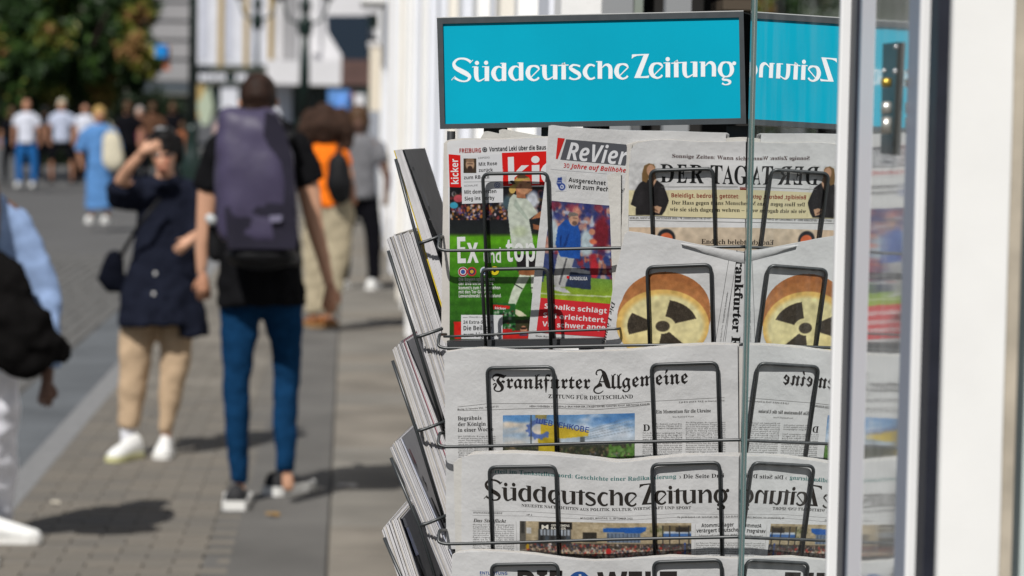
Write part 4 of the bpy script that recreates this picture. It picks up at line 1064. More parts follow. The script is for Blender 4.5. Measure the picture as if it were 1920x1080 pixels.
# brown rind behind, pale face in front
def ellmask(cx, cy, rx, ry, soft=.012):
    d = np.sqrt(((cv.X - cx) / rx) ** 2 + ((cv.Y - cy) / ry) ** 2); return np.clip((1 - d) / soft, 0, 1), d
cx, cyy = z6(512, 742); ru = 4.174
m1, d1 = ellmask(*z6(535, 615), 352 / ru, 288 / ru); cv.put(m1, (186, 122, 76)); m1b, _ = ellmask(*z6(522, 680), 368 / ru, 290 / ru); cv.put(m1b, (192, 128, 78))
tex = (np.sin(cv.X * 2.6 + cv.Y * 0.9) * np.sin(cv.Y * 2.4) * 9 + rng.normal(0, 6, cv.X.shape)); cv.c += (tex * np.maximum(m1, m1b))[..., None]
lit = np.clip((cv.Y - z6(0, 330)[1]) / 40, 0, 1); cv.c -= ((1 - lit) * 18 * m1)[..., None]
m2, d2 = ellmask(cx, z6(0, 748)[1], 366 / ru, 282 / ru); cv.put(m2, (238, 196, 112)); m3, d3 = ellmask(cx + 2, z6(0, 755)[1], 340 / ru, 262 / ru, .12); cv.put(m3, (236, 224, 168))
cv.ell(*z6(300, 870), 26, 26, (236, 214, 146), soft=1.2, alpha=.6)
def blade(a0, a1, r0_=0.30, r1_=0.80, seed=0):
    P_ = []
    for k in range(9): a = a0 + (a1 - a0) * k / 8; P_.append((cx + 345 / ru * r1_ * math.cos(a), z6(0, 757)[1] - 262 / ru * r1_ * math.sin(a)))
    for k in range(9): a = a1 + (a0 - a1) * k / 8; P_.append((cx + 345 / ru * r0_ * math.cos(a), z6(0, 757)[1] - 262 / ru * r0_ * math.sin(a)))
    cv.poly(P_, (66, 58, 48))
blade(math.radians(17), math.radians(78)); blade(math.radians(150), math.radians(198)); blade(math.radians(262), math.radians(312), .22, .82)
cv.ell(cx, z6(0, 757)[1], 56 / ru, 42 / ru, (72, 64, 52))
dk = cv.c[..., 0] < 90; cv.c += (rng.normal(0, 14, cv.X.shape) * dk)[..., None]
m4, _ = ellmask(*z6(205, 500), 6, 20, .9); cv.put(m4 * .25, (190, 110, 70))
cv.grain(3)
# only the printed disc itself: drop the cells of bare paper
idx = np.arange(cv.nx * cv.ny).reshape(cv.ny, cv.nx)
inside = (np.maximum(np.maximum(m1, m1b), m2) > 0.0)
Fc = np.stack([idx[:-1, :-1], idx[1:, :-1], idx[1:, 1:], idx[:-1, 1:]], -1)
kf = inside[:-1, :-1] & inside[1:, :-1] & inside[1:, 1:] & inside[:-1, 1:]
V = [C.P(x, y, .0004) for x, y in zip(cv.X.ravel(), cv.Y.ravel())]
mk('cheese_picture', V, Fc[kf].tolist(), M_PIC, ct, smooth=True, cols=cv.lincols())
rules('thin_rule', [(*z6(1030, 235), *z6(925, 880)), (*z6(1088, 250), *z6(985, 880)), (*z6(1052, 470), *z6(1000, 880))], C, (90, 90, 92), ct, wd=.7)
text('rotated_title', 'Frankfurter R', C, *z6(1092, 160), *z6(1048, 925), 16.5, (24, 24, 24), ct, 'serif', 0.016, off=.0007)
text('rotated_small_print', 'UNABHÄNGIGE TAGESZEITUNG', C, *z6(1016, 486), *z6(979, 728), 2.6, (70, 70, 70), ct, off=.0007, res=1)
text('rotated_small_print', 'Montag, 12. September 2022', C, *z6(976, 750), *z6(960, 878), 2.6, (110, 110, 110), ct, off=.0007, res=1)
text('side_headline', 'Die Lösung', C, *z6(112, 560), *z6(38, 905), 7.5, (28, 28, 28), ct, 'serifitalic', 0, off=.0007)

# ---------------- the blackletter broadsheet (row 3)
Fz = Sheet(ROW[3], 0.0, wave=[(830, -.003), (900, .002), (1000, -.001), (1130, .001), (1240, .004), (1320, .002), (1390, -.001)], crumple=0.0018, seed=11)
def z7(x, y): return (820 + x / 3.31, 640 + y / 3.31)
ft = thing('broadsheet_with_blackletter_title', 'grey broadsheet with a blackletter title and a blue and yellow monument photo', 'newspaper', Fz.P(1110, 1035))
topf = [(832, 665), (836, 661), (870, 656), (902, 653.5), (960, 658), (1001, 660), (1092, 660), (1182, 657), (1240, 651), (1273, 648.5), (1340, 646), (1383, 647)]
wf = lambda x: interp(x, [(840, 3), (930, 0), (1040, 0), (1110, 3), (1180, 2), (1240, -2.5), (1300, -6), (1390, -8)]) 
for q in range(9):
    sheet_mesh('inner_page', Fz, serrate([(x + random.uniform(-1, 1), y - 0.1 * q + random.uniform(-.8, .9) + (1.3 if x > 1360 else 0)) for x, y in topf], .5, 4), [(830, 1030), (1390, 1025)], [(640, 834 + 0.9 * ((q * 3) % 4)), (1040, 836)], [(640, 1383 - 0.0 + 0.9 * (q % 3)), (1040, 1386)], M_NEWSE if q % 2 else M_NEWS, ft, 60, 8, off=-0.0011 * (q + 1))
sheet_mesh('front_page', Fz, serrate(topf, .8, 3), [(830, 1030), (1390, 1025)], [(640, 832), (1040, 838)], [(640, 1383), (1040, 1386)], M_NEWS, ft, 110, 50)
sheet_mesh('page_edge_strip', Fz, [(1381, 652), (1394, 656)], [(1381, 1020), (1394, 1020)], [(640, 1384), (1040, 1387)], [(640, 1393), (1040, 1391)], M_NEWSE, ft, 6, 8, off=-0.004)
wz = lambda base: (lambda x: wf(x) - base)
F1 = 717.5
text('title', 'Frankfurter', Fz, 923, 727.5, 1107, 727.5, 26, (36, 32, 30), ft, 'fraktur', 0.004, off=.0008, warp=lambda x: interp(x, [(925, 0), (1000, 1.2), (1106, 1)]), res=4)
def ribbon(name, sh, fn, k, sets, rgb, par, off=.0008):
    V = []; Fc = []
    for q, st in enumerate(sets):
        c = catmull([(*fn(x, y), w_ / k) for x, y, w_ in st], 7); n0 = len(V)
        for i in range(len(c)):
            t = c[min(i + 1, len(c) - 1), :2] - c[max(i - 1, 0), :2]; t = t / (np.hypot(*t) + 1e-9); h = c[i, 2] / 2
            for sg_ in (-1, 1): V.append(sh.P(c[i, 0] - sg_ * t[1] * h, c[i, 1] + sg_ * t[0] * h, off + q * .00005))
        for i in range(len(c) - 1): Fc.append((n0 + 2 * i, n0 + 2 * i + 2, n0 + 2 * i + 3, n0 + 2 * i + 1))
    return mk(name, V, Fc, ink(rgb), par)
ribbon('title_letter', Fz, lambda x, y: (900 + x / 4.571, 670 + y / 4.571), 4.571,
       [[(1060, 122, 8), (1035, 106, 13), (1005, 114, 10), (996, 140, 12), (1008, 150, 5)], [(1040, 108, 8), (1062, 135, 34), (1078, 185, 44), (1098, 240, 40), (1122, 262, 6)],
        [(1052, 140, 9), (1012, 240, 9)], [(1022, 206, 8), (1078, 206, 8)], [(1045, 246, 10), (1030, 232, 30), (1008, 244, 22), (984, 262, 15), (978, 286, 12), (1000, 304, 9), (1032, 302, 7), (1058, 282, 4)]], (36, 32, 30), ft)
text('title', 'llgemeine', Fz, 1146, 728.5, 1290, 728.5, 27, (36, 32, 30), ft, 'fraktur', 0.004, off=.0008, warp=lambda x: interp(x, [(1114, 0), (1160, 0), (1220, -7), (1290, -10.5)]), res=4)
text('subtitle', 'ZEITUNG FÜR DEUTSCHLAND', Fz, 1028, 746, 1187, 746, 7.2, (50, 48, 46), ft, 'serif', 0, off=.0008, warp=lambda x: interp(x, [(1028, 0), (1110, 2.6), (1187, 0)]), natural=False)
rl = lambda y: (lambda x: 0)
rules('thin_rule', [(*z7(125, 408), *z7(310, 386)), (*z7(310, 386), *z7(720, 386)), (*z7(720, 386), *z7(1000, 396)), (*z7(1000, 396), *z7(1320, 371)), (*z7(1320, 371), *z7(1782, 348)),
                    (*z7(125, 430), *z7(700, 414)), (*z7(700, 414), *z7(1000, 422)), (*z7(1000, 422), *z7(1320, 392))], Fz, (120, 118, 116), ft, wd=.6)
for it_ in [('Montag, 12. September 2022 · Nr. 212/37 D2', *z7(125, 427), *z7(380, 408), 3.0), ('HERAUSGEGEBEN VON GERALD BRAUNBERGER, JÜRGEN KAUBE, CARSTEN KNOP, BERTHOLD KOHLER', *z7(572, 408), *z7(1320, 392), 3.2, {'warp': lambda x: interp(x, [(992, 0), (1110, 3), (1220, 0)])}),
                    ('3,20 € D 2954 A  F.A.Z. im Internet: faz.net', *z7(1500, 382), *z7(1782, 371), 3.0)]: multi('date_line', [it_], Fz, (95, 92, 90), ft, style='sans', offset=.01, res=1)
multi('headline', [('Begräbnis', *z7(127, 490), *z7(275, 484), 7.6), ('der Königin', *z7(128, 526), *z7(302, 520), 7.6), ('in einer Woche', *z7(128, 562), *z7(350, 553), 7.6)], Fz, (30, 28, 28), ft, style='serif', offset=0)
text('headline', 'Ein Momentum für die Ukraine', Fz, *z7(1358, 445), *z7(1698, 438), 6.6, (34, 32, 30), ft, 'serif', 0, off=.0008)
text('small_print', 'Von Reinhard Veser', Fz, *z7(1460, 471), *z7(1594, 468), 3.0, (90, 88, 86), ft, off=.0008, res=1)
text('drop_cap', 'D', Fz, *z7(1278, 554), *z7(1320, 553), 12.5, (36, 34, 32), ft, 'serif', 0, off=.0008)
column('body_text', Fz, *z7(130, 592), *z7(362, 770), 3.9, 2.7, (92, 90, 88), ft, 0)
column('body_text', Fz, *z7(1332, 514), *z7(1518, 552), 3.9, 2.7, (96, 94, 92), ft, 30)
column('body_text', Fz, *z7(1276, 570), *z7(1520, 770), 3.9, 2.7, (96, 94, 92), ft, 36)
column('body_text', Fz, *z7(1542, 506), *z7(1788, 770), 3.9, 2.7, (96, 94, 92), ft, 52)
cv = Canvas(*z7(407, 452), *z7(1226, 740), 1.0, (120, 160, 205))
cv.grad(*[z7(0, q)[1] for q in (440, 640)], (96, 146, 200), (200, 208, 214))
def clouds(cv, x0, y0, x1, y1, col, n, amp=.7):
    for _ in range(n):
        cv.ell(rng.uniform(x0, x1), rng.uniform(y0, y1), rng.uniform(6, 20), rng.uniform(2.5, 6), col, soft=1.3, alpha=amp * rng.uniform(.4, 1))
clouds(cv, 942, 790, 1010, 830, (232, 216, 196), 26); clouds(cv, 1080, 780, 1190, 830, (214, 222, 232), 30); clouds(cv, 1100, 778, 1190, 800, (78, 130, 190), 14); clouds(cv, 942, 778, 985, 790, (90, 144, 200), 6)
for k in range(5): cv.poly([z7(900, 560 + k * 12), z7(1222, 470 + k * 22), z7(1222, 472 + k * 22), z7(900, 563 + k * 12)], (120, 130, 140))
cv.poly([z7(640, 500), z7(940, 555), z7(936, 585), z7(720, 605), z7(640, 620)], (206, 178, 54)); cv.poly([z7(625, 590), z7(730, 600), z7(738, 700), z7(628, 700)], (190, 166, 40)); cv.poly([z7(606, 452), z7(680, 452), z7(675, 480), z7(610, 480)], (150, 140, 90))
for a in range(26):
    an = math.radians(60 + a * 10.5); cv.ell(z7(632, 0)[0] + 60 / 3.31 * math.cos(an), z7(0, 540)[1] - 52 / 3.31 * math.sin(an) * .9, 4, 4, (92, 116, 176), soft=.3)
for a in range(9):
    an = math.radians(70 + a * 30); cv.ell(z7(632, 0)[0] + 78 / 3.31 * math.cos(an), z7(0, 540)[1] - 68 / 3.31 * math.sin(an) * .9, 2.4, 2.4, (92, 116, 176), soft=.3)
cv.poly([z7(578, 450), z7(584, 450), z7(584, 640), z7(578, 640)], (60, 66, 70))
cv.poly([z7(740, 600), z7(760, 596), z7(770, 650), z7(745, 650)], (150, 150, 140)); cv.poly([z7(885, 590), z7(915, 588), z7(915, 650), z7(890, 650)], (90, 96, 100))
cv.rect(*z7(400, 640), *z7(1230, 760), (58, 62, 52)); cv.dots(*z7(407, 655), *z7(1226, 740), [(70, 74, 50), (96, 84, 66), (50, 52, 42), (130, 110, 84), (40, 46, 36), (84, 100, 60)], 420, 1.0, 3.2)
cv.dots(*z7(1060, 650), *z7(1226, 740), [(96, 140, 60), (76, 120, 50), (110, 150, 80)], 80, 2, 4); cv.rect(*z7(628, 640), *z7(730, 720), (190, 168, 44)); cv.dots(*z7(640, 690), *z7(1200, 735), [(120, 118, 130), (180, 150, 130)], 30, 1, 2)
cv.grain(8)
cv.Y = cv.Y + np.interp(cv.X, [943, 1080, 1190], [2.0, 1.0, -2.5])
canvas_mesh('front_picture', cv, Fz, M_PIC, ft, .0004)
text('picture_lettering', 'ШЕВЧЕНКОВЕ', Fz, *z7(612, 508), *z7(938, 566), 9.4, (58, 80, 150), ft, 'sans', 0.018, off=.0008)

# ---------------- the broadsheet with the pen-lettered title (row 4)
Sz = Sheet(ROW[4], 0.0, wave=[(850, -.004), (880, .001), (950, .004), (1030, .002), (1150, -.004), (1250, .001), (1330, .004), (1390, .0)], crumple=0.0016, seed=14)
def z8(x, y): return (820 + x / 3.31, 850 + y / 3.31)
st_ = thing('broadsheet_with_pen_title', 'wavy broadsheet below the blackletter one, photo of a stone shop front and crowd', 'newspaper', Sz.P(1110, 1235))
tops = [(848, 869), (852, 864), (868, 857), (885, 853), (910, 851), (960, 850.5), (1031, 853), (1107, 861), (1152, 868), (1180, 867), (1213, 862), (1270, 856), (1330, 854), (1386, 856)]
ws = lambda x: interp(x, [(850, -1), (920, 0), (960, 0.8), (1030, 4.5), (1080, 9), (1137, 12.5), (1190, 12), (1266, 8), (1300, 7.2), (1360, 6), (1390, 6)])
for q in range(10):
    sheet_mesh('inner_page', Sz, serrate([(x + random.uniform(-1, 1), y - .15 * q + random.uniform(-.9, .9) + (2.5 * q * .35 if x < 880 else 0)) for x, y in tops], .6, 4), [(850, 1225), (1386, 1220)], [(850, 850 + 1.8 * ((q * 3) % 5)), (1230, 856)], [(850, 1386), (1230, 1382)], M_NEWSE if q % 2 else M_NEWS, st_, 60, 8, off=-0.0011 * (q + 1))
sheet_mesh('front_page', Sz, serrate(tops, .9, 3), [(850, 1225), (1386, 1220)], [(850, 866), (900, 865), (1230, 866)], [(850, 1385), (1230, 1381)], M_NEWS, st_, 120, 50)
sheet_mesh('outer_fold', Sz, serrate([(850, 868), (866, 858), (870, 857)], .6, 3), [(850, 1225), (870, 1225)], [(850, 849), (1000, 853), (1230, 858)], [(850, 868), (1230, 868)], M_NEWSW, st_, 8, 30, off=-.0003)
grn = (74, 128, 126)
multi('top_line', [('Urteil im Tankstellenmord: Geschichte einer Radikalisierung', 918, 886.5, 1268, 886.5, 7.8)], Sz, grn, st_, style='serif', offset=0, warp=lambda x: ws(x) * 1.22, res=2)
multi('top_line', [('› Die Seite Drei', 1274, 888, 1358, 888, 7.8)], Sz, (40, 38, 38), st_, style='serif', offset=0, warp=lambda x: ws(x) * 1.1, res=2)
def mapsz(x, y):
    bx = 907 + (x - 846) * 0.862
    by = (y - (152 - (x - 846) * 0.0185)) * 0.885 + 936.0 + interp(bx, [(908, 0), (960, 1), (1000, 3), (1060, 8), (1110, 11), (1190, 11.5), (1230, 8), (1280, 7), (1366, 4)])
    return bx, by
nib_lettering('title', lambda x, y, o: Sz.P(x, y, o), mapsz, st_, ink((46, 42, 38)), 0.0007)
multi('subtitle', [('NEUESTE NACHRICHTEN AUS POLITIK, KULTUR, WIRTSCHAFT UND SPORT', 978, 949.5, 1296, 948, 5.4)], Sz, (70, 68, 66), st_, style='serif', offset=0, warp=lambda x: interp(x, [(978, 0), (1040, 4), (1100, 9.5), (1170, 9.8), (1230, 6.5), (1296, 6)]), res=1)
wl2 = lambda x: interp(x, [(885, 0), (985, 1), (1060, 6), (1130, 11), (1190, 10), (1270, 5), (1390, 7)])
rules('thin_rule', [(886, 957.5, 1386, 957.5)], Sz, (170, 168, 168), st_, wd=.5, warp=wl2)
rules('thin_rule', [(886, 966, 1386, 964)], Sz, (170, 168, 168), st_, wd=.5, warp=wl2)
for it_ in [('WWW.SÜDDEUTSCHE.DE', 887, 962.5, 942, 963, 3), ('HF 2', 988, 966, 998, 966, 3), ('MÜNCHEN, MONTAG, 12. SEPTEMBER 2022', 1088, 973.5, 1186, 974, 3.2), ('78. JAHRGANG / 37. WOCHE / NR. 210 / 3,50 EURO', 1270, 971, 1384, 969.5, 3)]: multi('date_line', [it_], Sz, (100, 98, 96), st_, offset=.01, res=1)
text('headline', 'Das Streiflicht', Sz, *z8(223, 425), *z8(428, 428), 6.6, (60, 56, 54), st_, 'serifitalic', 0, off=.0008)
column('body_text', Sz, *z8(222, 445), *z8(478, 605), 3.9, 2.7, (100, 98, 96), st_, 8)
rules('thin_rule', [(*z8(490, 420), *z8(496, 600)), (*z8(1603, 438), *z8(1597, 650))], Sz, (160, 158, 156), st_, wd=.5)
multi('headline', [('Atommülllager', *z8(1640, 456), *z8(1840, 452), 7), ('verärgert Deutsche', *z8(1608, 488), *z8(1868, 484), 7)], Sz, (34, 32, 32), st_, style='bold')
text('small_print', 'Schweiz will radioaktiven Abfall', Sz, *z8(1624, 514), *z8(1860, 510), 4, (70, 68, 66), st_, off=.0008, res=1)
column('body_text', Sz, *z8(1606, 558), *z8(1868, 660), 3.9, 2.7, (104, 102, 100), st_, 60)
cv = Canvas(*z8(513, 424), *z8(1577, 665), 1.0, (176, 160, 132))
sx = lambda v: z8(v, 0)[0]; sy = lambda v: z8(0, v)[1]
for r in range(16):                                # printed stone blocks
    y = 978 + r * 4.2
    for c in range(48):
        x = 975 + c * 8 + (r % 2) * 4; t_ = rng.integers(-16, 16); cv.rect(x, y, x + 7.2, y + 3.6, (182 + t_, 166 + t_, 136 + t_))
cv.rect(sx(513), sy(424), sx(552), sy(600), (96, 92, 84)); cv.rect(sx(520), sy(424), sx(540), sy(500), (60, 58, 54)); cv.rect(sx(555), sy(462), sx(585), sy(498), (214, 214, 212))
cv.rect(sx(632), sy(426), sx(835), sy(470), (36, 34, 32)); cv.rect(sx(628), sy(470), sx(828), sy(560), (66, 66, 66))
for k in range(9): cv.rect(sx(640 + k * 21), sy(474), sx(654 + k * 21), sy(508), (168, 176, 186))
for k in range(6): cv.rect(sx(640 + k * 32), sy(514), sx(662 + k * 32), sy(550), (74, 82, 90) if k % 2 else (44, 44, 44))
cv.rect(sx(903), sy(487), sx(988), sy(545), (50, 46, 40))
cv.poly([(sx(1030), sy(458)), (sx(1298), sy(448)), (sx(1292), sy(472)), (sx(1262), sy(486)), (sx(1030), sy(482))], (38, 96, 178)); cv.rect(sx(1050), sy(486), sx(1262), sy(545), (112, 128, 150))
for k in range(9): cv.rect(sx(1056 + k * 24), sy(488), sx(1060 + k * 24), sy(545), (52, 62, 78))
cv.rect(sx(1340), sy(440), sx(1577), sy(480), (112, 100, 76)); cv.rect(sx(1395), sy(482), sx(1577), sy(520), (70, 110, 168)); cv.rect(sx(1395), sy(476), sx(1577), sy(488), (190, 200, 214)); cv.rect(sx(1480), sy(450), sx(1560), sy(478), (56, 50, 44)); cv.dots(sx(1330), sy(440), sx(1400), sy(530), [(150, 150, 110), (110, 112, 70), (190, 180, 150)], 40, 1.5, 4)
for x in (1396, 1440, 1500, 1560): cv.rect(sx(x), sy(440), sx(x + 7), sy(600), (44, 44, 46))
cv.rect(sx(552), sy(552), sx(1577), sy(590), (58, 52, 46), .85)
cv.dots(sx(552), sy(560), sx(1577), sy(640), [(50, 44, 42), (150, 120, 100), (190, 160, 140), (40, 40, 50), (90, 80, 70), (212, 206, 200), (70, 60, 56), (176, 60, 54), (60, 70, 100)], 900, .9, 2.4, soft=.5)
cv.dots(sx(1040), sy(600), sx(1577), sy(664), [(196, 192, 188), (120, 110, 104), (222, 214, 206), (90, 84, 80), (190, 120, 110)], 300, .9, 2.2)
cv.poly([(sx(513), sy(600)), (sx(800), sy(622)), (sx(1000), sy(645)), (sx(1000), sy(665)), (sx(513), sy(665))], (120, 116, 108)); cv.poly([(sx(560), sy(604)), (sx(1000), sy(636)), (sx(1000), sy(644)), (sx(560), sy(610))], (46, 42, 40))
cv.ell(sx(1062), sy(602), 5, 6, (190, 52, 50)); cv.ell(sx(562), sy(580), 3, 5, (200, 160, 40)); cv.ell(sx(1500), sy(612), 5, 5, (206, 110, 104)); cv.rect(sx(1533), sy(545), sx(1541), sy(640), (50, 80, 160))
cv.rect(sx(1397), sy(560), sx(1575), sy(600), (90, 86, 84), .5); cv.grain(8)
cv.Y = cv.Y + np.interp(cv.X, [975, 1060, 1150, 1210, 1300], [-1, 1.5, 4, 4, 3]) - 1
canvas_mesh('front_picture', cv, Sz, M_PIC, st_, .0004)
multi('picture_lettering', [('GENTLEMENS', *z8(706, 452), *z8(820, 456), 4.2), ('BARBER', *z8(706, 470), *z8(800, 474), 4.2), ('M', *z8(648, 468), *z8(690, 468), 8)], Sz, (226, 222, 210), st_, offset=.02, off=.0008)

# ---------------- the lowest paper (row 5), only its head in the picture
Wt = Sheet(ROW[5], 0.0, wave=[(850, -.001), (930, .003), (1040, .001), (1150, -.002), (1300, .003), (1390, .0)], crumple=0.002, seed=17)
wt = thing('broadsheet_with_globe', 'lowest broadsheet with heavy black capitals and a blue globe, cut by the bottom edge', 'newspaper', Wt.P(1110, 1240))
topw = [(848, 1043), (853, 1038), (880, 1035), (911, 1033.5), (960, 1036), (1000, 1040), (1060, 1048), (1110, 1052), (1164, 1051), (1210, 1047), (1260, 1044), (1320, 1045), (1384, 1048)]
for q in range(6):
    sheet_mesh('inner_page', Wt, serrate([(x, y - .2 * q + random.uniform(-.7, .7)) for x, y in topw], .5, 4), [(850, 1400), (1386, 1396)], [(1030, 847 + q % 3), (1400, 842)], [(1030, 1384), (1400, 1378)], M_NEWSE if q % 2 else M_NEWS, wt, 50, 6, off=-0.0011 * (q + 1))
sheet_mesh('front_page', Wt, serrate(topw, .8, 3), [(850, 1400), (1386, 1396)], [(1030, 849), (1400, 845)], [(1030, 1384), (1400, 1378)], M_NEWS, wt, 100, 40)
multi('side_headline', [('ENTLASTUNG', 900, 1076.5, 951.5, 1077, 5.6), ('IN DER KRISE:', 900, 1084.5, 951.5, 1085, 5.6)], Wt, (44, 82, 150), wt, style='bold')
text('title', 'DIE', Wt, 970, 1112, 1054, 1113, 42, (44, 40, 38), wt, 'bold', .02, off=.0008)
text('title', 'WELT', Wt, 1120, 1116, 1270, 1114, 42, (44, 40, 38), wt, 'bold', .02, off=.0008)
for a0, a1, r0_, r1_ in ((200, 262, 13, 18), (215, 300, 19, 22), (278, 330, 15, 21), (150, 195, 12, 18)):
    P_ = [Wt.P(1087 + r1_ * math.cos(math.radians(a0 + (a1 - a0) * k / 8)), 1093 + r1_ * math.sin(math.radians(a0 + (a1 - a0) * k / 8)), .0007) for k in range(9)]
    P_ += [Wt.P(1087 + r0_ * math.cos(math.radians(a1 + (a0 - a1) * k / 8)) + 1, 1093 + r0_ * math.sin(math.radians(a1 + (a0 - a1) * k / 8)) + 2, .0007) for k in range(9)]
    mk('globe_print', P_, [(k, k + 1, 16 - k, 17 - k) for k in range(8)], ink((40, 84, 150)), wt)

# ================================================================== papers in the side pockets (left), seen edge-on
M_EDGE = mat('page_edges', (0.58, 0.57, 0.58), 0.8, noise_amt=0.05, nscale=60)
M_EDGE2 = mat('page_edges_warm', (0.50, 0.47, 0.43), 0.8, noise_amt=0.08, nscale=60)
M_EDGE3 = mat('page_edges_grey', (0.36, 0.36, 0.38), 0.8, noise_amt=0.08, nscale=60)
DEEP = RB * 0.27 - RR * 0.035
def bent(top, bot, n=8, sag=0.0):
    return [(top[0] + (bot[0] - top[0]) * i / n + sag * math.sin(math.pi * i / n), top[1] + (bot[1] - top[1]) * i / n) for i in range(n + 1)]
def slabmag(parent, name, L, R_, m, front, depth=1.0, m_side=None, dz=0.0):
    """one magazine: near edge between two pixel polylines, body running back into the rack"""
    V = []; Fc = []; n = len(L)
    dp = DEEP * depth
    for i in range(n):
        a, b_ = rk(*L[i], front), rk(*R_[i], front)
        V += [a, b_, b_ + dp, a + dp]
    for i in range(n - 1):
        for k in range(4):
            Fc.append((4 * i + k, 4 * i + 4 + k, 4 * i + 4 + (k + 1) % 4, 4 * i + (k + 1) % 4))
    Fc += [(0, 1, 2, 3), (4 * n - 1, 4 * n - 2, 4 * n - 3, 4 * n - 4)]
    return mk(name, V, Fc, m, parent)
M_COVD = mat('dark_glossy_cover', (0.011, 0.012, 0.016), 0.6, spec=0.08, noise_amt=0.7, nscale=14)
M_COVB = mat('blue_cover_print', (0.03, 0.16, 0.72), 0.35, spec=0.5)
M_COVY = mat('yellow_cover_edge', (0.62, 0.46, 0.03), 0.5)
M_COVR = mat('pink_supplement', (0.32, 0.11, 0.14), 0.6)
M_COVL = mat('pale_cover_print', (0.42, 0.44, 0.52), 0.4, spec=0.5)
SIDES = [
 ('side_magazines_top', 'thick glossy magazines with yellow spine seen edge on, top side pocket', (738, 282), (775, 279.5), (836, 604), (896, 604), 'mag'),
 ('side_newspapers_second', 'curled folded newspapers seen edge on in the second side pocket from the top', (724, 449), (779, 437), (836, 792), (901, 790), 'news'),
 ('side_newspapers_third', 'grey folded newspapers with a pink supplement edge on in the third side pocket', (736, 655), (766, 638), (840, 985), (912, 985), 'news3'),
 ('side_magazine_fourth', 'magazine with a dark back cover and round logo, edge on in the fourth side pocket', (731, 842), (768, 812), (863, 1160), (923, 1160), 'mag4'),
 ('side_magazine_fifth', 'magazine with a blue and black cover edge on in the lowest side pocket', (716, 992), (772, 962), (814, 1290), (891, 1290), 'mag5')]
for k, (nm, lab, tl, tr, bl, br, kind) in enumerate(SIDES):
    th = thing('magazine_stack' if 'mag' in kind else 'newspaper_stack', lab, 'magazines' if 'mag' in kind else 'newspapers', rk(*bl, 0))
    n = {'mag': 9, 'news': 24, 'news3': 20, 'mag4': 14, 'mag5': 14}[kind]
    cov = {'mag': .5, 'news': .97, 'news3': .92, 'mag4': .62, 'mag5': .64}[kind]
    for i in range(n):
        f0, f1 = cov * i / n, cov * (i + 1) / n - 0.008
        jt = random.uniform(-3, 3) if kind != 'mag' else random.uniform(-.8, .8)
        splay = {'mag': 0, 'news': 4, 'news3': 2, 'mag4': 3, 'mag5': 3}[kind]
        def pl(f):
            t = (tl[0] + (tr[0] - tl[0]) * f, tl[1] + (tr[1] - tl[1]) * f + jt - (4 * math.sin(math.pi * f / cov) if kind != 'mag' else 0)); b_ = (bl[0] + (br[0] - bl[0]) * f * .85, bl[1] + (br[1] - bl[1]) * f)
            return bent(t, b_, 9, splay * (0.5 - f))
        m_ = (M_EDGE, M_EDGE2, M_EDGE, M_EDGE3, M_EDGE)[(i * 3 + k + random.randrange(2)) % 5] if kind != 'mag' else (M_COVY if i == 0 else M_EDGE)
        if kind == 'news3' and i in (15,): m_ = M_COVR
        slabmag(th, 'copy', pl(f0), pl(f1), m_, -0.048 - 0.004 * random.random() - 0.001 * i)
    # the outermost copy on the right shows its back cover obliquely
    f = cov
    t = (tl[0] + (tr[0] - tl[0]) * f, tl[1] + (tr[1] - tl[1]) * f); b_ = (bl[0] + (br[0] - bl[0]) * f, bl[1] + (br[1] - bl[1]) * f)
    L = bent(t, b_, 9); R_ = bent((tr[0], tr[1]), br, 9)
    V = []; Fc = []
    for i in range(10):
        V += [rk(*L[i], -0.056), rk(*R_[i], -0.27)]
    for i in range(9): Fc.append((2 * i, 2 * i + 2, 2 * i + 3, 2 * i + 1))
    cm = {'mag': M_COVD, 'news': M_EDGE3, 'news3': M_COVD, 'mag4': M_COVL, 'mag5': M_COVD}[kind]
    o = mk('back_cover', V, Fc, cm, th); sd = o.modifiers.new('thickness', 'SOLIDIFY'); sd.thickness = .0015
    if kind in ('mag4', 'mag5', 'mag'):
        # printed fields on the back cover
        def cp(a, b2, off=.002):
            p = rk(L[0][0] + (L[-1][0] - L[0][0]) * b2, L[0][1] + (L[-1][1] - L[0][1]) * b2, -0.056); q = rk(R_[0][0] + (R_[-1][0] - R_[0][0]) * b2, R_[0][1] + (R_[-1][1] - R_[0][1]) * b2, -0.27)
            nrm = (q - p).cross(RU); nrm = nrm if nrm.dot(CAM - p) > 0 else -nrm
            return p + (q - p) * a + nrm.normalized() * off
        if kind == 'mag5': fields = [(.05, .95, .055, .22, M_COVB), (.0, .9, .0, .05, M_COVL), (.2, .6, .30, .34, M_EDGE3)]
        elif kind == 'mag4': fields = [(.62, .98, .0, .5, M_COVD), (.15, .95, .33, .62, M_COVD), (.1, .55, .06, .14, M_COVR)]
        else: fields = [(.05, .95, .40, .408, M_EDGE), (.1, .5, .10, .12, M_EDGE3), (.3, .8, .2, .33, M_COVL), (.1, .4, .50, .62, M_EDGE3)]
        for (a0, a1, b0, b1, mm) in fields:
            mk('cover_print', [cp(a0, b0), cp(a1, b0), cp(a1, b1), cp(a0, b1)], [(0, 1, 2, 3)], mm, th)
        if kind == 'mag4':
            for rad, mm in ((1, M_COVD), (.78, M_COVL), (.5, M_COVD)):
                mk('round_logo', [cp(.5 + .36 * rad * math.cos(q * .524), .235 + .036 * rad * math.sin(q * .524), .0035 - rad * .001) for q in range(12)], [tuple(range(12))], mm, th)
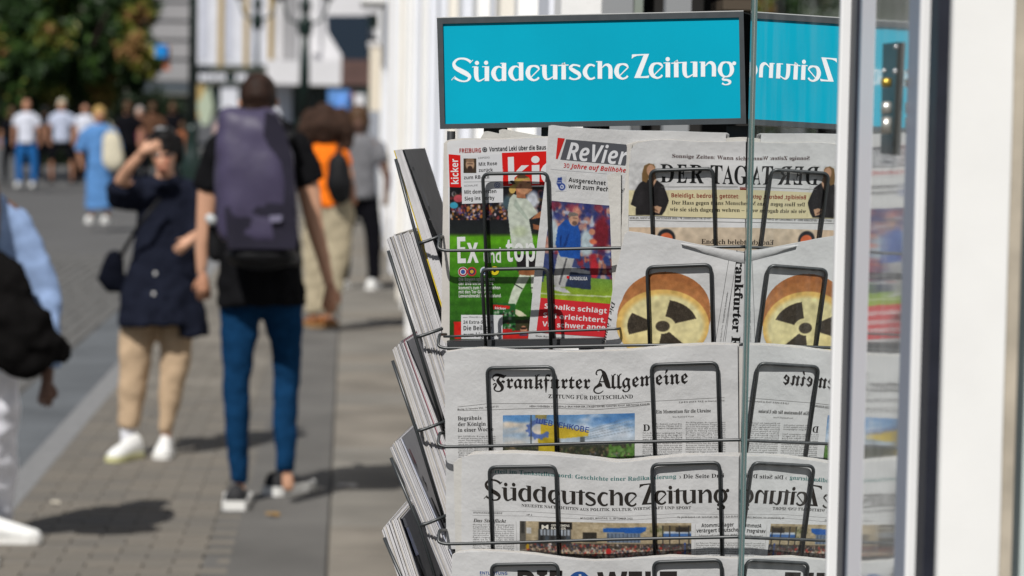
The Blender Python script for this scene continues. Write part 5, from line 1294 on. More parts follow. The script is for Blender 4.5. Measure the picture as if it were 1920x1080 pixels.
# wires of the side pockets
for k, (yl, yt) in enumerate(((456, 290), (632, 462), (808, 668), (985, 850), (1160, 1000))):
    x0 = (787, 782, 784, 789, 790)[k]
    pts = [rk(836, yl - 22, -0.02) + RB * .005, rk(x0 + 16, yl - 7, -0.004), rk(x0 + 1, yl - 2, -0.001), rk(x0 - 3, yl - 0, 0.0), rk(x0 + 2, yl + 3, -0.004), rk(x0 + 20, yl - 1, -0.012), rk(840, yl - 14, -0.04)]
    pts = [rk(838, yl - 19, -0.040), rk(x0 + 14, yl - 4, -0.036), rk(x0, yl, -0.034), rk(x0, yl, -0.034) + RB * 0.26, rk(838, yl - 19, -0.04) + RB * .26]
    b = MB(); b.tube(fillet(pts, 0.008, 5), 0.0024, 10); b.build('side_rail', M_WIRE, rack, True)
    # upright wires carrying the side pockets, leaning out
    xt = (742, 728, 736, 733, 720)[k]
    b = MB(); b.tube([rk(xt, yt + 8, -0.044), rk(x0 - 3, yl, -0.04), rk(x0 + 50, yl + 172, -0.042)], 0.0024, 8); b.build('side_upright', M_WIRE, rack, True)
    b = MB(); b.tube([rk(xt + 34, yt - 2, -0.20), rk(x0 + 30, yl - 10, -0.20), rk(845, yl + 130, -0.20)], 0.0022, 8); b.build('side_upright', M_WIRE, rack, True)
# ================================================================== people
def blob(name, tubes, m, parent, d, voxel=0.012, smooth_it=4, fold=0.0, fseed=0.0, k=0.62, flat=False):
    """a continuous body or garment grown from tapering tubes.
    tube = list of (px, py, radius_px[, depth offset m[, depth/width ratio]])"""
    b = MB()
    for tb in tubes:
        pts = []
        for q in tb:
            dd = q[3] if len(q) > 3 else 0.0; kk = q[4] if len(q) > 4 else k
            pts.append((W(q[0], q[1], d + dd), q[2] * (d + dd) / F, kk))
        # densify
        P = []
        for i in range(len(pts) - 1):
            for t in (0, .25, .5, .75):
                P.append((pts[i][0].lerp(pts[i + 1][0], t), pts[i][1] * (1 - t) + pts[i + 1][1] * t, pts[i][2] * (1 - t) + pts[i + 1][2] * t))
        P.append(pts[-1])
        # rounded ends
        def cap(p, r, kk, dr):
            return [(p + dr * r * c, r * s_, kk) for c, s_ in ((.95, .28), (.75, .64), (.4, .9))]
        d0 = (P[0][0] - P[1][0]).normalized(); d1 = (P[-1][0] - P[-2][0]).normalized()
        P = cap(P[0][0], P[0][1], P[0][2], d0) + P + ([] if flat else cap(P[-1][0], P[-1][1], P[-1][2], d1)[::-1])
        V = []; n = 14; N = len(P)
        for i in range(N):
            t = (P[min(i + 1, N - 1)][0] - P[max(i - 1, 0)][0]).normalized()
            e2 = Vector((0, 1, 0)); e2 = (e2 - t * e2.dot(t))
            if e2.length < 0.25: e2 = Vector((0, 0, 1)) - t * t.z
            e2.normalize(); e1 = t.cross(e2).normalized()
            for q in range(n):
                a = 2 * math.pi * q / n
                V.append(P[i][0] + (e1 * math.cos(a) + e2 * math.sin(a) * P[i][2]) * P[i][1])
        Fc = [(i * n + q, i * n + (q + 1) % n, (i + 1) * n + (q + 1) % n, (i + 1) * n + q) for i in range(N - 1) for q in range(n)]
        Fc += [tuple(range(n))[::-1], tuple((N - 1) * n + q for q in range(n))]
        b.add(V, Fc)
    if parent is None:
        raise ValueError
    o = mk(name, b.v, b.f, m, parent, True)
    rm = o.modifiers.new('skin', 'REMESH'); rm.mode = 'VOXEL'; rm.voxel_size = voxel; rm.use_smooth_shade = True
    sm = o.modifiers.new('smooth', 'SMOOTH'); sm.factor = 0.5; sm.iterations = smooth_it
    if fold:
        tx = bpy.data.textures.get('cloth_folds') or bpy.data.textures.new('cloth_folds', 'CLOUDS'); tx.noise_scale = 0.09; tx.noise_depth = 2
        dp = o.modifiers.new('folds', 'DISPLACE'); dp.texture = tx; dp.strength = fold; dp.mid_level = 0.5; dp.texture_coords = 'GLOBAL'
    return o
M_SKIN = mat('skin', (0.56, 0.31, 0.20), 0.5, spec=0.35, noise_amt=0.06, nscale=12)
M_SKINT = mat('skin_tanned', (0.46, 0.23, 0.14), 0.5, spec=0.35, noise_amt=0.06, nscale=12)
M_SKIND = mat('skin_dark', (0.13, 0.07, 0.05), 0.5, spec=0.35)
def cloth(name, c, **k): return mat('cloth_' + name, c, k.pop('rough', 0.9), spec=0.04, noise_amt=k.pop('n', 0.14), nscale=k.pop('ns', 16), bump=k.pop('bump', 0.25), bscale=k.pop('bs', 30), **k)
def hand(parent, d, cx, cy, s, ang, m, flip=1, curl=.5, dd=0.0, name='hand'):
    """palm and five fingers as one surface; s = hand length in pixels, ang = direction of the fingers"""
    ca, sa = math.cos(ang), math.sin(ang)
    def q(u, v, r, z=0): return (cx + ca * u * s - sa * v * s * flip, cy + sa * u * s + ca * v * s * flip, r * s, dd + z * s * d / F)
    T_ = [[q(-.12, 0, .13), q(.1, 0, .19), q(.38, 0, .20)]]
    for k_, (v, L) in enumerate(((-.17, .42), (-.06, .50), (.06, .46), (.165, .36))):
        T_.append([q(.35, v, .062, 0), q(.35 + L * .5, v * 1.15, .055, curl * .12), q(.35 + L * (1 - curl * .25), v * 1.2, .045, curl * .35)])
    T_.append([q(.06, -.14, .075), q(.24, -.30, .06, .05), q(.42, -.34, .048, .14)])
    return blob(name, T_, m, parent, d, voxel=max(0.0035, .045 * s * d / F), smooth_it=1, k=.8)

# ---- the walker with the big backpack, seen from behind
d1 = 11.0
p1_ = thing('person', 'person with short dark hair walking away under a tall purple backpack, blue jeans', 'person', G(490, 945))
J_T = cloth('black_tshirt', (0.0075, 0.0075, 0.0085)); J_J = cloth('blue_denim', (0.006, 0.036, 0.095), ns=40, n=.22); 
blob('body', [[(484, 166, 29, 0, 1.05), (484, 188, 31, 0, 1.05), (484, 205, 24, 0, 1), (484, 235, 24, 0, .9), (484, 262, 44)], [(418, 275, 26), (484, 268, 36), (552, 272, 26)],
              [(484, 285, 58), (484, 420, 54), (484, 530, 54)], [(410, 280, 25), (392, 350, 23), (384, 425, 18), (378, 470, 15), (378, 512, 11)], [(558, 280, 25), (578, 350, 23), (590, 425, 18), (604, 475, 15), (618, 536, 11)],
              [(450, 560, 30), (445, 700, 22), (448, 820, 13), (450, 905, 11), (450, 935, 14)], [(524, 560, 30), (533, 700, 20, .04), (538, 800, 13, .03), (537, 880, 11), (541, 912, 14)]], M_SKIN, p1_, d1, .014)
blob('ear', [[(450, 190, 5), (450, 200, 4)], [(519, 188, 5), (519, 198, 4)]], M_SKINT, p1_, d1, .006, 1)
blob('hair', [[(485, 169, 34, -.005, 1.1), (485, 186, 35, -.015, 1.1), (484, 202, 30, -.02, 1.0)], [(466, 212, 12, -.07), (500, 212, 12, -.07)]], mat('hair_dark_brown', (0.022, 0.010, 0.006), 0.6, spec=.2, noise_amt=.4, nscale=40, bump=.6, bscale=90), p1_, d1, .01, 2)
blob('tshirt', [[(430, 262, 30), (484, 250, 34), (545, 262, 30)], [(484, 275, 72), (484, 400, 72, 0, .7), (488, 500, 80, 0, .8), (490, 572, 84, 0, .8)], [(414, 282, 34), (398, 330, 32), (390, 358, 30)], [(556, 282, 34), (572, 318, 32), (584, 345, 30)]], J_T, p1_, d1, .013, 3, .03, flat=True)
blob('jeans', [[(450, 560, 41, 0, .8), (448, 640, 34, 0, .9), (443, 710, 26, 0, 1), (445, 800, 23, 0, 1), (448, 905, 16, 0, 1)], [(526, 560, 44, 0, .8), (536, 640, 31, .03, .9), (537, 710, 26, .05, 1), (535, 800, 23, .03, 1), (535, 885, 17, 0, 1)], [(470, 545, 50), (510, 545, 50)]], J_J, p1_, d1, .012, 3, .022, flat=True)
def shoe(parent, d, heel, toe, w_, h, m, ms, name='shoe', dd=0.0):
    (hx, hy), (tx, ty) = heel, toe
    o = blob(name, [[(hx, hy - h * .95, w_ * .55, dd, 1), (hx, hy - h * .45, w_ * .72, dd, 1)], [(hx, hy - h * .45, w_ * .78, dd, 1), ((hx + tx) / 2, (hy + ty) / 2 - h * .42, w_ * .82, dd, 1), (tx, ty - h * .32, w_ * .66, dd, 1)]], m, parent, d, .009, 2, k=1)
    so_ = blob('sole', [[(hx, hy - 3, w_ * .80, dd, 1.25), (tx, ty - 3, w_ * .74, dd, 1.1)]], ms, parent, d, .009, 1)
    for v in so_.data.vertices: pass
    return o
M_SHB = mat('black_canvas_shoe', (0.02, 0.02, 0.022), .7); M_SOLE = mat('white_rubber', (0.74, 0.73, 0.70), .6); M_SHW = mat('white_leather', (0.76, 0.76, 0.74), .55, noise_amt=.05)
def shoe_ground(parent, g, dirv, L, wd, m, ms, hgt=.085, name='shoe', tilt=0.0, sole_h=.026):
    """a low shoe standing on the ground at g, toe towards dirv"""
    dv = Vector(dirv).normalized(); sd_ = Vector((-dv.y, dv.x, 0)); b = MB()
    prof = [(-.5, .72, .95), (-.42, .95, 1.0), (-.2, .88, .95), (.05, .92, .72), (.3, 1.08, .52), (.45, .85, .40), (.52, .45, .30)]
    V = []; n = 12
    for (u, w_, h) in prof:
        for q in range(n):
            a = math.pi * 2 * q / n; z = max(0, math.sin(a)); 
            V.append(g + dv * (u * L) + sd_ * (math.cos(a) * wd / 2 * w_) + Vector((0, 0, .018 + z * hgt * h + tilt * (-u + .5) * L)))
    Fc = [(i * n + q, i * n + (q + 1) % n, (i + 1) * n + (q + 1) % n, (i + 1) * n + q) for i in range(len(prof) - 1) for q in range(n)]
    Fc += [tuple(range(n))[::-1], tuple((len(prof) - 1) * n + q for q in range(n))]
    b.add(V, Fc); o = b.build(name, m, parent, True)
    b = MB(); V = []
    for zz_ in (0.001, sole_h):
        for (u, w_, h) in prof + [(x, -y, z) for x, y, z in prof[::-1]]:
            V.append(g + dv * (u * 1.04 * L) + sd_ * (w_ * wd * .54) + Vector((0, 0, zz_ + tilt * (-u + .5) * L)))
    m_ = len(prof) * 2; b.add(V, [tuple(range(m_))[::-1], tuple(range(m_, 2 * m_))] + [(i, (i + 1) % m_, m_ + (i + 1) % m_, m_ + i) for i in range(m_)])
    b.build('sole', ms, o)
    return o
shoe_ground(p1_, G(444, 948), (-.05, 1, 0), .28, .105, M_SHB, M_SOLE, sole_h=.04)
shoe_ground(p1_, G(543, 923), (.5, .86, 0), .28, .105, M_SHB, M_SOLE, sole_h=.04)
hand(p1_, d1, 381, 520, 58, math.radians(88), M_SKINT, -1, .6)
hand(p1_, d1, 620, 540, 60, math.radians(95), M_SKINT, 1, .5)
blob('arm_highlight', [[(394, 410, 10, -.06, 1), (398, 414, 10, -.06, 1)]], mat('pale_highlight', (.5, .52, .52), .5), p1_, d1, .006, 1)  # pale blob standing in for a small highlight on the arm
# backpack: a tapering padded body with panels, lid, black base, straps
bk = thing('backpack', 'tall purple grey backpack with black base on the back of the walker in jeans', 'backpack', W(482, 500, d1 - .30))
M_PUR = mat('purple_ripstop', (0.055, 0.046, 0.088), .5, spec=.3, noise_amt=.18, nscale=7, bump=.6, bscale=9)
M_PURD = mat('dark_purple_panel', (0.016, 0.014, 0.026), .5, spec=.25, noise_amt=.2, nscale=7, bump=.5, bscale=9)
M_BLK = mat('black_nylon', (0.006, 0.006, 0.007), .55, spec=.2, noise_amt=.3, nscale=20, bump=.3)
def packsec(y, xl, xr, dn, df):
    a, b_ = W(xl, y, d1 - .24), W(xr, y, d1 - .24); wv = (b_ - a); c_ = (a + b_) / 2; h = wv.length / 2; out = []
    for q in range(20):
        an = 2 * math.pi * q / 20; cx_, sy_ = math.cos(an), math.sin(an)
        f_ = lambda v, e: math.copysign(abs(v) ** e, v)
        out.append(Vector((c_.x + f_(cx_, .55) * h, c_.y + (f_(sy_, .6) * (dn if sy_ < 0 else df)), c_.z)))
    return out
secs = [(204, 420, 512, .05, .04), (209, 414, 520, .10, .07), (235, 411, 528, .13, .08), (282, 405, 548, .15, .09), (360, 404, 558, .16, .09), (430, 410, 560, .155, .09), (462, 418, 562, .15, .09)]
secb = [(460, 420, 562, .15, .09), (485, 424, 564, .14, .09), (505, 434, 558, .09, .07)]
def packmesh(name, ss, m):
    V = []; n = 20
    for s_ in ss: V += packsec(*s_)
    Fc = [(i * n + q, (i + 1) * n + q, (i + 1) * n + (q + 1) % n, i * n + (q + 1) % n) for i in range(len(ss) - 1) for q in range(n)]
    Fc += [tuple(range(n)), tuple((len(ss) - 1) * n + q for q in range(n))[::-1]]
    o = mk(name, V, Fc, m, bk, True); sb = o.modifiers.new('soft', 'SUBSURF'); sb.levels = sb.render_levels = 2
    dp = o.modifiers.new('folds', 'DISPLACE'); tx = bpy.data.textures.get('pack_folds') or bpy.data.textures.new('pack_folds', 'CLOUDS'); tx.noise_scale = .12; dp.texture = tx; dp.strength = .03; dp.texture_coords = 'GLOBAL'
    return o
packmesh('main_compartment', secs, M_PUR); packmesh('base', secb, M_BLK)
def flat_on_pack(name, pts, m, dd):
    a = [W(x, y, d1 - .24 - dd) for x, y in pts]; c_ = [p + Vector((0, .02, 0)) for p in a]; n = len(pts)
    o = mk(name, a + c_, [tuple(range(n)), tuple(range(n, 2 * n))[::-1]] + [(i, (i + 1) % n, n + (i + 1) % n, n + i) for i in range(n)], m, bk); bevel(o, .006, 2); return o
flat_on_pack('side_panel', [(500, 212), (516, 218), (534, 252), (546, 300), (552, 400), (545, 440), (520, 300), (496, 275)], M_PURD, .135)
flat_on_pack('lower_panel', [(424, 392), (452, 380), (545, 386), (556, 440), (552, 464), (430, 464)], M_PURD, .150)
flat_on_pack('logo_patch', [(508, 407), (526, 406), (525, 413), (509, 414)], mat('patch_print', (.16, .15, .22), .6), .168)
for x0, x1 in ((428, 420), (542, 552)):
    b = MB(); b.tube([W(x0, 262, d1 - .12), W(x0, 250, d1), W(x1, 275, d1 + .14)], .022, 8); b.build('shoulder_strap', M_BLK, bk, True)
blob('hip_pouch', [[(404, 420, 16, -.02), (405, 475, 18, -.02)]], M_BLK, bk, d1, .012, 2)

# ---- the woman shading her eyes
d2 = 12.45
p2_ = thing('person', 'woman in loose navy shirt and beige trousers shading her eyes with one hand', 'person', G(272, 858))
J_N = cloth('navy_shirt', (0.011, 0.013, 0.023)); J_B = cloth('beige_cotton', (0.48, 0.35, 0.23), ns=9, n=.12)
blob('body', [[(308, 270, 22, 0, 1.1), (307, 292, 24, 0, 1.1), (309, 318, 16, 0, 1), (312, 345, 18, 0, .9)], [(268, 358, 20), (312, 352, 26), (352, 360, 20)], [(312, 372, 42), (308, 470, 40), (300, 570, 40)],
              [(266, 360, 20), (238, 352, 17, -.08), (226, 342, 15, -.14), (243, 312, 12, -.20), (268, 286, 10, -.22)], [(352, 370, 19), (374, 412, 17), (378, 440, 15, -.06), (352, 452, 12, -.16)],
              [(268, 600, 26), (248, 700, 20), (242, 810, 13), (240, 850, 12)], [(328, 600, 26), (327, 700, 20), (312, 810, 12), (308, 845, 12)]], M_SKIN, p2_, d2, .013)
face = blob('face_lit', [[(306, 300, 14, -.05, .8), (306, 316, 12, -.05, .8)]], mat('skin_face_lit', (.62, .28, .18), .5, spec=.3), p2_, d2, .008, 2)  # face front given brighter, oranger skin to look sunlit
blob('nose', [[(303, 294, 3.6, -.13), (302, 304, 4.6, -.145)]], M_SKIN, p2_, d2, .005, 1)
blob('mouth', [[(297, 316, 2.0, -.115), (308, 317, 2.0, -.115)]], mat('lips', (.40, .10, .09), .4), p2_, d2, .004, 1)
blob('sunglasses', [[(289, 291, 5, -.125, .4), (298, 292, 5, -.13, .4)], [(308, 292, 5, -.13, .4), (318, 291, 5, -.12, .4)], [(284, 287, 2, -.11), (324, 287, 2, -.11)]], mat('dark_lens', (.012, .010, .010), .15, spec=.7), p2_, d2, .005, 1)
blob('hair', [[(309, 258, 24, .0, 1.1), (309, 268, 31, .01, 1.1), (311, 292, 27, .05, .9), (314, 322, 20, .07, .8)], [(282, 262, 12, .0), (335, 262, 12, .0), (336, 300, 9, .03)]], mat('hair_black', (.007, .006, .006), .5, spec=.2, noise_amt=.4, nscale=40), p2_, d2, .01, 2)
blob('hair_band', [[(290, 243, 3, -.06), (300, 240, 4, -.07), (312, 241, 3, -.06)]], mat('grey_band', (.30, .31, .32), .5), p2_, d2, .008, 1)
hand(p2_, d2, 268, 284, 46, math.radians(-22), M_SKIN, 1, .25, dd=-.23)
hand(p2_, d2, 356, 452, 44, math.radians(142), M_SKIN, -1, .4, dd=-.19)
blob('shirt', [[(258, 362, 26), (312, 356, 32), (358, 364, 26)], [(314, 375, 52), (306, 480, 62, 0, .75), (300, 560, 78, 0, .8), (302, 608, 84, 0, .85)], [(262, 364, 30), (236, 360, 30, -.06), (218, 366, 24, -.12), (226, 350, 22, -.14)],
               [(246, 370, 30, -.06), (222, 362, 31, -.1), (212, 356, 22, -.12)], [(354, 372, 30), (374, 420, 27), (372, 448, 22, -.05)], [(352, 540, 26, 0, 1.4), (362, 630, 30, 0, 1.6)]], J_N, p2_, d2, .014, 3, .035, flat=True)
blob('collar', [[(290, 348, 8, -.06), (310, 352, 8, -.09), (330, 346, 8, -.06)]], J_N, p2_, d2, .01, 2)
blob('shirt_button', [[(291, 512, 3.6, -.235), (291, 514, 3.6, -.235)]], M_SOLE, p2_, d2, .005, 1)
blob('shirt_button', [[(288, 550, 3.6, -.25), (288, 552, 3.6, -.25)]], M_SOLE, p2_, d2, .005, 1)
blob('trousers', [[(262, 600, 37, 0, .8), (252, 680, 31, 0, .85), (246, 750, 26, 0, .9), (241, 803, 21, 0, 1)], [(332, 610, 33, 0, .8), (328, 690, 28, 0, .85), (318, 750, 21, 0, .9), (310, 810, 14, 0, 1)]], J_B, p2_, d2, .012, 3, .02, flat=True)
blob('sock', [[(240, 800, 15, 0, 1), (240, 838, 14, 0, 1)]], mat('white_sock', (.72, .72, .76), .8), p2_, d2, .01, 1)
shoe_ground(p2_, G(234, 862), (-.45, -1, 0), .23, .085, M_SHW, mat('yellowed_sole', (.55, .53, .28), .6), .095)
shoe_ground(p2_, G(308, 856), (.03, -1, 0), .23, .085, M_SHW, M_SOLE, .095)
sb = thing('shoulder_bag', 'small dark shoulder bag hanging at the hip of the woman in navy', 'bag', W(205, 550, d2))
blob('bag_body', [[(216, 486, 20, -.02), (208, 522, 27, -.02), (222, 530, 22, -.02)]], cloth('dark_bag', (.005, .006, .011)), sb, d2, .013, 3, .02)
b = MB(); b.tube([W(226, 480, d2 - .08), W(262, 420, d2 - .19), W(300, 372, d2 - .16)], .010, 8); b.build('strap', M_BLK, sb, True)

# ---- the passer-by cut by the left edge
d3 = 9.8
p3_ = thing('person', 'passer-by in light blue jacket and white trousers cut by the left edge', 'person', G(-20, 1012))
J_L = cloth('light_blue_jacket', (0.24, 0.33, 0.52)); J_W = cloth('white_trousers', (0.84, 0.84, 0.90))
blob('body', [[(-52, 262, 40, 0, 1.1), (-50, 300, 38, 0, 1.1), (-50, 345, 26)], [(-100, 400, 34), (-50, 390, 42), (8, 402, 32)], [(-48, 430, 74), (-50, 600, 66), (-48, 700, 70)], [(14, 404, 30), (58, 480, 26), (90, 560, 22), (92, 640, 18, -.05), (88, 716, 13, -.06)],
              [(-16, 720, 40), (-6, 860, 26, .12), (0, 975, 15, .24), (10, 1000, 13, .28)], [(-80, 720, 40), (-84, 860, 26), (-90, 1040, 15)]], M_SKIND, p3_, d3, .015)
blob('long_hair', [[(-52, 245, 30, 0, 1.1), (-50, 300, 46, 0, 1), (-30, 380, 34, -.1), (-16, 440, 18, -.15)]], mat('hair_streaked', (.09, .06, .04), .5, noise_amt=.6, nscale=60), p3_, d3, .014, 2)
blob('jacket', [[(-90, 412, 42), (-46, 400, 52), (0, 412, 42)], [(-46, 430, 88), (-50, 560, 84), (-48, 690, 88)], [(14, 414, 38), (50, 470, 38), (82, 545, 33), (90, 620, 27, -.04), (92, 690, 25, -.05)]], J_L, p3_, d3, .015, 3, .035, flat=True)
blob('trousers', [[(-30, 700, 66), (-12, 800, 50, .05), (-4, 900, 36, .14), (2, 992, 24, .24)], [(-80, 700, 60), (-84, 860, 42), (-90, 1040, 26)]], J_W, p3_, d3, .015, 3, .035, flat=True)
hand(p3_, d3, 88, 716, 62, math.radians(96), M_SKIND, 1, .7, dd=-.06)
shoe_ground(p3_, G(18, 1018), (1, .12, 0), .22, .08, M_SHW, M_SOLE)
shoe_ground(p3_, G(-84, 1062), (1, .12, 0), .28, .11, M_SHW, M_SOLE)
cj = thing('carried_jacket', 'bunched black jacket carried over the arm of the passer-by at the left edge', 'jacket', W(50, 700, d3))
blob('folded_cloth', [[(-20, 540, 64, -.14), (40, 610, 56, -.18), (84, 650, 40, -.18), (112, 660, 24, -.15)], [(-30, 600, 60, -.15), (30, 660, 44, -.18), (70, 670, 34, -.18)], [(-40, 480, 44, -.12), (0, 520, 40, -.15)]], cloth('black_jacket', (.006, .0055, .0055)), cj, d3, .015, 3, .07)

# ---- a second passer-by, mostly outside the picture: only the shadow falls into it
# ---- the walker with big curly hair
d4 = 19.6
p4_ = thing('person', 'walker with big curly dark hair, orange top and khaki trousers ahead of the backpack', 'person', G(605, 608))
blob('body', [[(612, 215, 16, 0, 1), (612, 245, 15, 0, 1), (612, 262, 9)], [(588, 280, 12), (612, 274, 16), (640, 280, 12)], [(612, 300, 30), (614, 380, 28)], [(642, 284, 11), (656, 330, 9), (664, 380, 7)], [(586, 284, 11), (574, 330, 9), (566, 372, 7)],
              [(598, 400, 20), (590, 500, 14), (588, 596, 8)], [(632, 400, 20), (628, 500, 14), (616, 596, 8)]], M_SKINT, p4_, d4, .016)
M_CURL = mat('curly_hair', (.034, .015, .008), .8, noise_amt=.5, nscale=30, bump=1.0, bscale=60)
hb = blob('curly_hair', [[(609, 216, 26, 0, .8), (610, 234, 40, 0, .8)], [(586, 222, 22), (578, 252, 24), (576, 272, 16)], [(636, 222, 22), (644, 250, 24), (646, 272, 15)]], M_CURL, p4_, d4, .014, 1, .05)
blob('orange_top', [[(590, 284, 14), (612, 276, 20), (638, 284, 14)], [(612, 300, 40, 0, .6), (613, 345, 40), (614, 388, 40)], [(642, 286, 14), (650, 312, 13)], [(586, 286, 14), (578, 312, 13)]], cloth('orange', (.92, .20, .015)), p4_, d4, .015, 3, .03, flat=True)
blob('trousers', [[(600, 400, 32, 0, .7), (592, 480, 26), (590, 540, 20), (589, 588, 17)], [(632, 395, 34, 0, .7), (630, 470, 28), (624, 540, 20), (616, 588, 15)]], cloth('khaki', (.42, .36, .25)), p4_, d4, .016, 3, .03, flat=True)
shoe_ground(p4_, G(585, 612), (-.3, 1, 0), .27, .10, mat('brown_shoe', (.30, .11, .03), .6), mat('tan_sole', (.35, .22, .1), .6)); shoe_ground(p4_, G(615, 612), (.2, 1, 0), .27, .10, mat('brown_shoe', (.30, .11, .03), .6), mat('tan_sole', (.35, .22, .1), .6))
sp4 = thing('small_backpack', 'small black backpack on one shoulder of the curly haired walker', 'backpack', W(636, 372, d4 - .2))
blob('bag_body', [[(634, 306, 20, -.16), (636, 345, 26, -.17), (638, 362, 22, -.16)]], M_BLK, sp4, d4, .014, 3, .01)
b = MB(); b.tube([W(630, 300, d4 - .2), W(636, 276, d4 - .05), W(640, 290, d4 + .12)], .02, 8); b.build('strap', M_BLK, sp4, True)

# ---- simple but jointed passers-by farther off
def walker(px, py, h, label, top, bottom, skin, hair, facing=0, group=None, arms=(0, 0), stance=.1, shorts=False, dress=False, shoes=None, hairr=1.0, sleeves=True, hat=None, bag=None):
    """px,py = where the feet show; h = height in pixels"""
    g = G(px, py); d = g.y; t = thing('person', label, 'person', g, group)
    y = lambda f: py - h * f
    x = lambda f: px + h * f
    vx = max(.02, .010 * d / 20)
    L = x(-.055 - stance * .3), x(.055 + stance * .3)
    ax = (x(-.15 - .05 * arms[0]), x(.15 + .05 * arms[1]))
    blob('body', [[(px, y(.945), h * .048, 0, 1.1), (px, y(.90), h * .046, 0, 1.1), (px, y(.86), h * .03)], [(x(-.09), y(.80), h * .035), (px, y(.82), h * .05), (x(.09), y(.80), h * .035)], [(px, y(.76), h * .08), (px, y(.55), h * .07)],
                  [(x(-.115), y(.79), h * .034), (ax[0], y(.62), h * .026), (ax[0] + arms[0] * h * .06, y(.47), h * .02)], [(x(.115), y(.79), h * .034), (ax[1], y(.62), h * .026), (ax[1] - arms[1] * h * .06, y(.47), h * .02)],
                  [(x(-.05), y(.5), h * .045), (L[0], y(.27), h * .028), (L[0], y(.04), h * .019)], [(x(.05), y(.5), h * .045), (L[1], y(.27), h * .028), (L[1], y(.04), h * .019)]], skin, t, d, vx)
    blob('hair', [[(px, y(.965), h * .045 * hairr, .02, 1.05), (px + 0, y(.925), h * .05 * hairr, .03 * (-1 if facing else 1), 1)]], hair, t, d, vx * .8, 1)
    tb = [[(x(-.08), y(.81), h * .04), (px, y(.825), h * .05), (x(.08), y(.81), h * .04)], [(px, y(.77), h * .10), (px, y(.65), h * .098), (px, y(.50), h * .105, 0, .75)]]
    if sleeves: tb += [[(x(-.11), y(.79), h * .042), (x(-.14), y(.70), h * .04)], [(x(.11), y(.79), h * .042), (x(.14), y(.70), h * .04)]]
    if dress: tb += [[(px, y(.5), h * .11), (px, y(.30), h * .12), (px, y(.12), h * .125)], [(x(-.12), y(.78), h * .045), (x(-.17), y(.62), h * .05)], [(x(.12), y(.78), h * .045), (x(.17), y(.62), h * .05)]]
    blob('dress' if dress else 'shirt', tb, top, t, d, vx, 3, .03, flat=True)
    if not dress:
        e = .28 if shorts else .05
        blob('shorts' if shorts else 'trousers', [[(x(-.045), y(.52), h * .065), (L[0], y(.30), h * .05), (L[0], y(e), h * (.036 if not shorts else .055))], [(x(.045), y(.52), h * .065), (L[1], y(.30), h * .05), (L[1], y(e), h * (.036 if not shorts else .055))]], bottom, t, d, vx, 3, .02, flat=True)
    sh_ = shoes or M_SHB
    for xx in L:
        shoe_ground(t, G(xx, py), (.2, -1 if facing else 1, 0), .28, .10, sh_, M_SOLE if shoes else M_SHB)
    return t, d
C_WT = cloth('white_tshirt', (.62, .64, .72)); C_LT = cloth('pale_blue_tshirt', (.46, .50, .62)); C_BJ = cloth('bright_jeans', (.02, .12, .34)); C_BK = cloth('black_clothes', (.006, .006, .008))
H_BR = mat('hair_brown', (.07, .035, .015), .6); H_BL = mat('hair_straw', (.42, .27, .09), .7); H_BK = mat('hair_black', (.012, .010, .010), .4); H_GY = mat('cap_cream', (.50, .47, .36), .8); H_PK = mat('hair_grey', (.40, .36, .34), .7)
GRP = 'people crowding the square'
walker(50, 350, 162, 'man in white T-shirt and bright blue jeans standing sideways beside the grey bin', C_WT, C_BJ, M_SKINT, M_SKINT, 0, GRP, (0, .6), .1, shoes=M_SHW)
walker(116, 345, 158, 'broad man in pale T-shirt, black shorts and cream cap, seen from behind', C_LT, C_BK, M_SKINT, H_GY, 0, GRP, (.5, .5), .22, shorts=True, hairr=1.15)
t_, dw = walker(186, 418, 216, 'woman in long light blue dress and straw coloured hair with a cream tote', cloth('blue_dress', (.10, .24, .50)), C_BK, M_SKINT, H_BL, 0, None, (.6, .2), .05, dress=True, shoes=M_SHW, hairr=1.25)
tb_ = thing('tote_bag', 'cream canvas tote bag on the shoulder of the woman in the blue dress', 'bag', W(209, 310, dw - .2))
blob('bag_body', [[(209, 262, 17, -.2, .35), (212, 300, 21, -.2, .4)]], cloth('cream_canvas', (.60, .55, .42)), tb_, dw, .02, 2); b = MB(); b.tube([W(198, 262, dw - .2), W(206, 228, dw - .1), W(222, 262, dw - .2)], .012, 6); b.build('bag_handle', H_GY, tb_, True)
walker(160, 344, 150, 'person in bright white shirt half hidden behind the woman in the blue dress', C_WT, cloth('brown_trousers', (.13, .07, .04)), M_SKINT, H_BK, 0, GRP)
walker(240, 362, 172, 'person in black T-shirt standing right of the cream tote bag', C_BK, C_BK, M_SKINT, H_BR, 1, GRP)
walker(262, 339, 138, 'person with light grey hair and dark pink collar behind the one in black', cloth('pink_navy', (.20, .05, .10)), C_BK, M_SKIN, H_PK, 0, GRP, hairr=1.2)
walker(286, 352, 160, 'person in brown jacket standing behind the woman shading her eyes', cloth('brown_jacket', (.10, .05, .03)), C_BK, M_SKINT, H_BR, 1, GRP)
walker(324, 352, 160, 'person with reddish face and black top right of the woman shading her eyes', C_BK, C_BK, M_SKINT, H_BR, 1, GRP)
walker(342, 358, 130, 'shorter person in rust top next to the green lamp post base', cloth('rust_top', (.26, .09, .04)), C_BK, M_SKINT, H_BR, 1, GRP)
walker(86, 334, 136, 'person in dark clothes between the two men in pale T-shirts', C_BK, C_BK, M_SKINT, H_BK, 1, GRP)
walker(22, 346, 146, 'person in black standing behind the bin, half hidden by the man in jeans', C_BK, C_BK, M_SKINT, H_BR, 1, GRP)
walker(428, 372, 172, 'person in pale top behind the shoulder of the backpack walker', cloth('pale_pink_top', (.42, .30, .28)), cloth('grey_trousers', (.12, .12, .13)), M_SKINT, H_BR, 0, GRP)
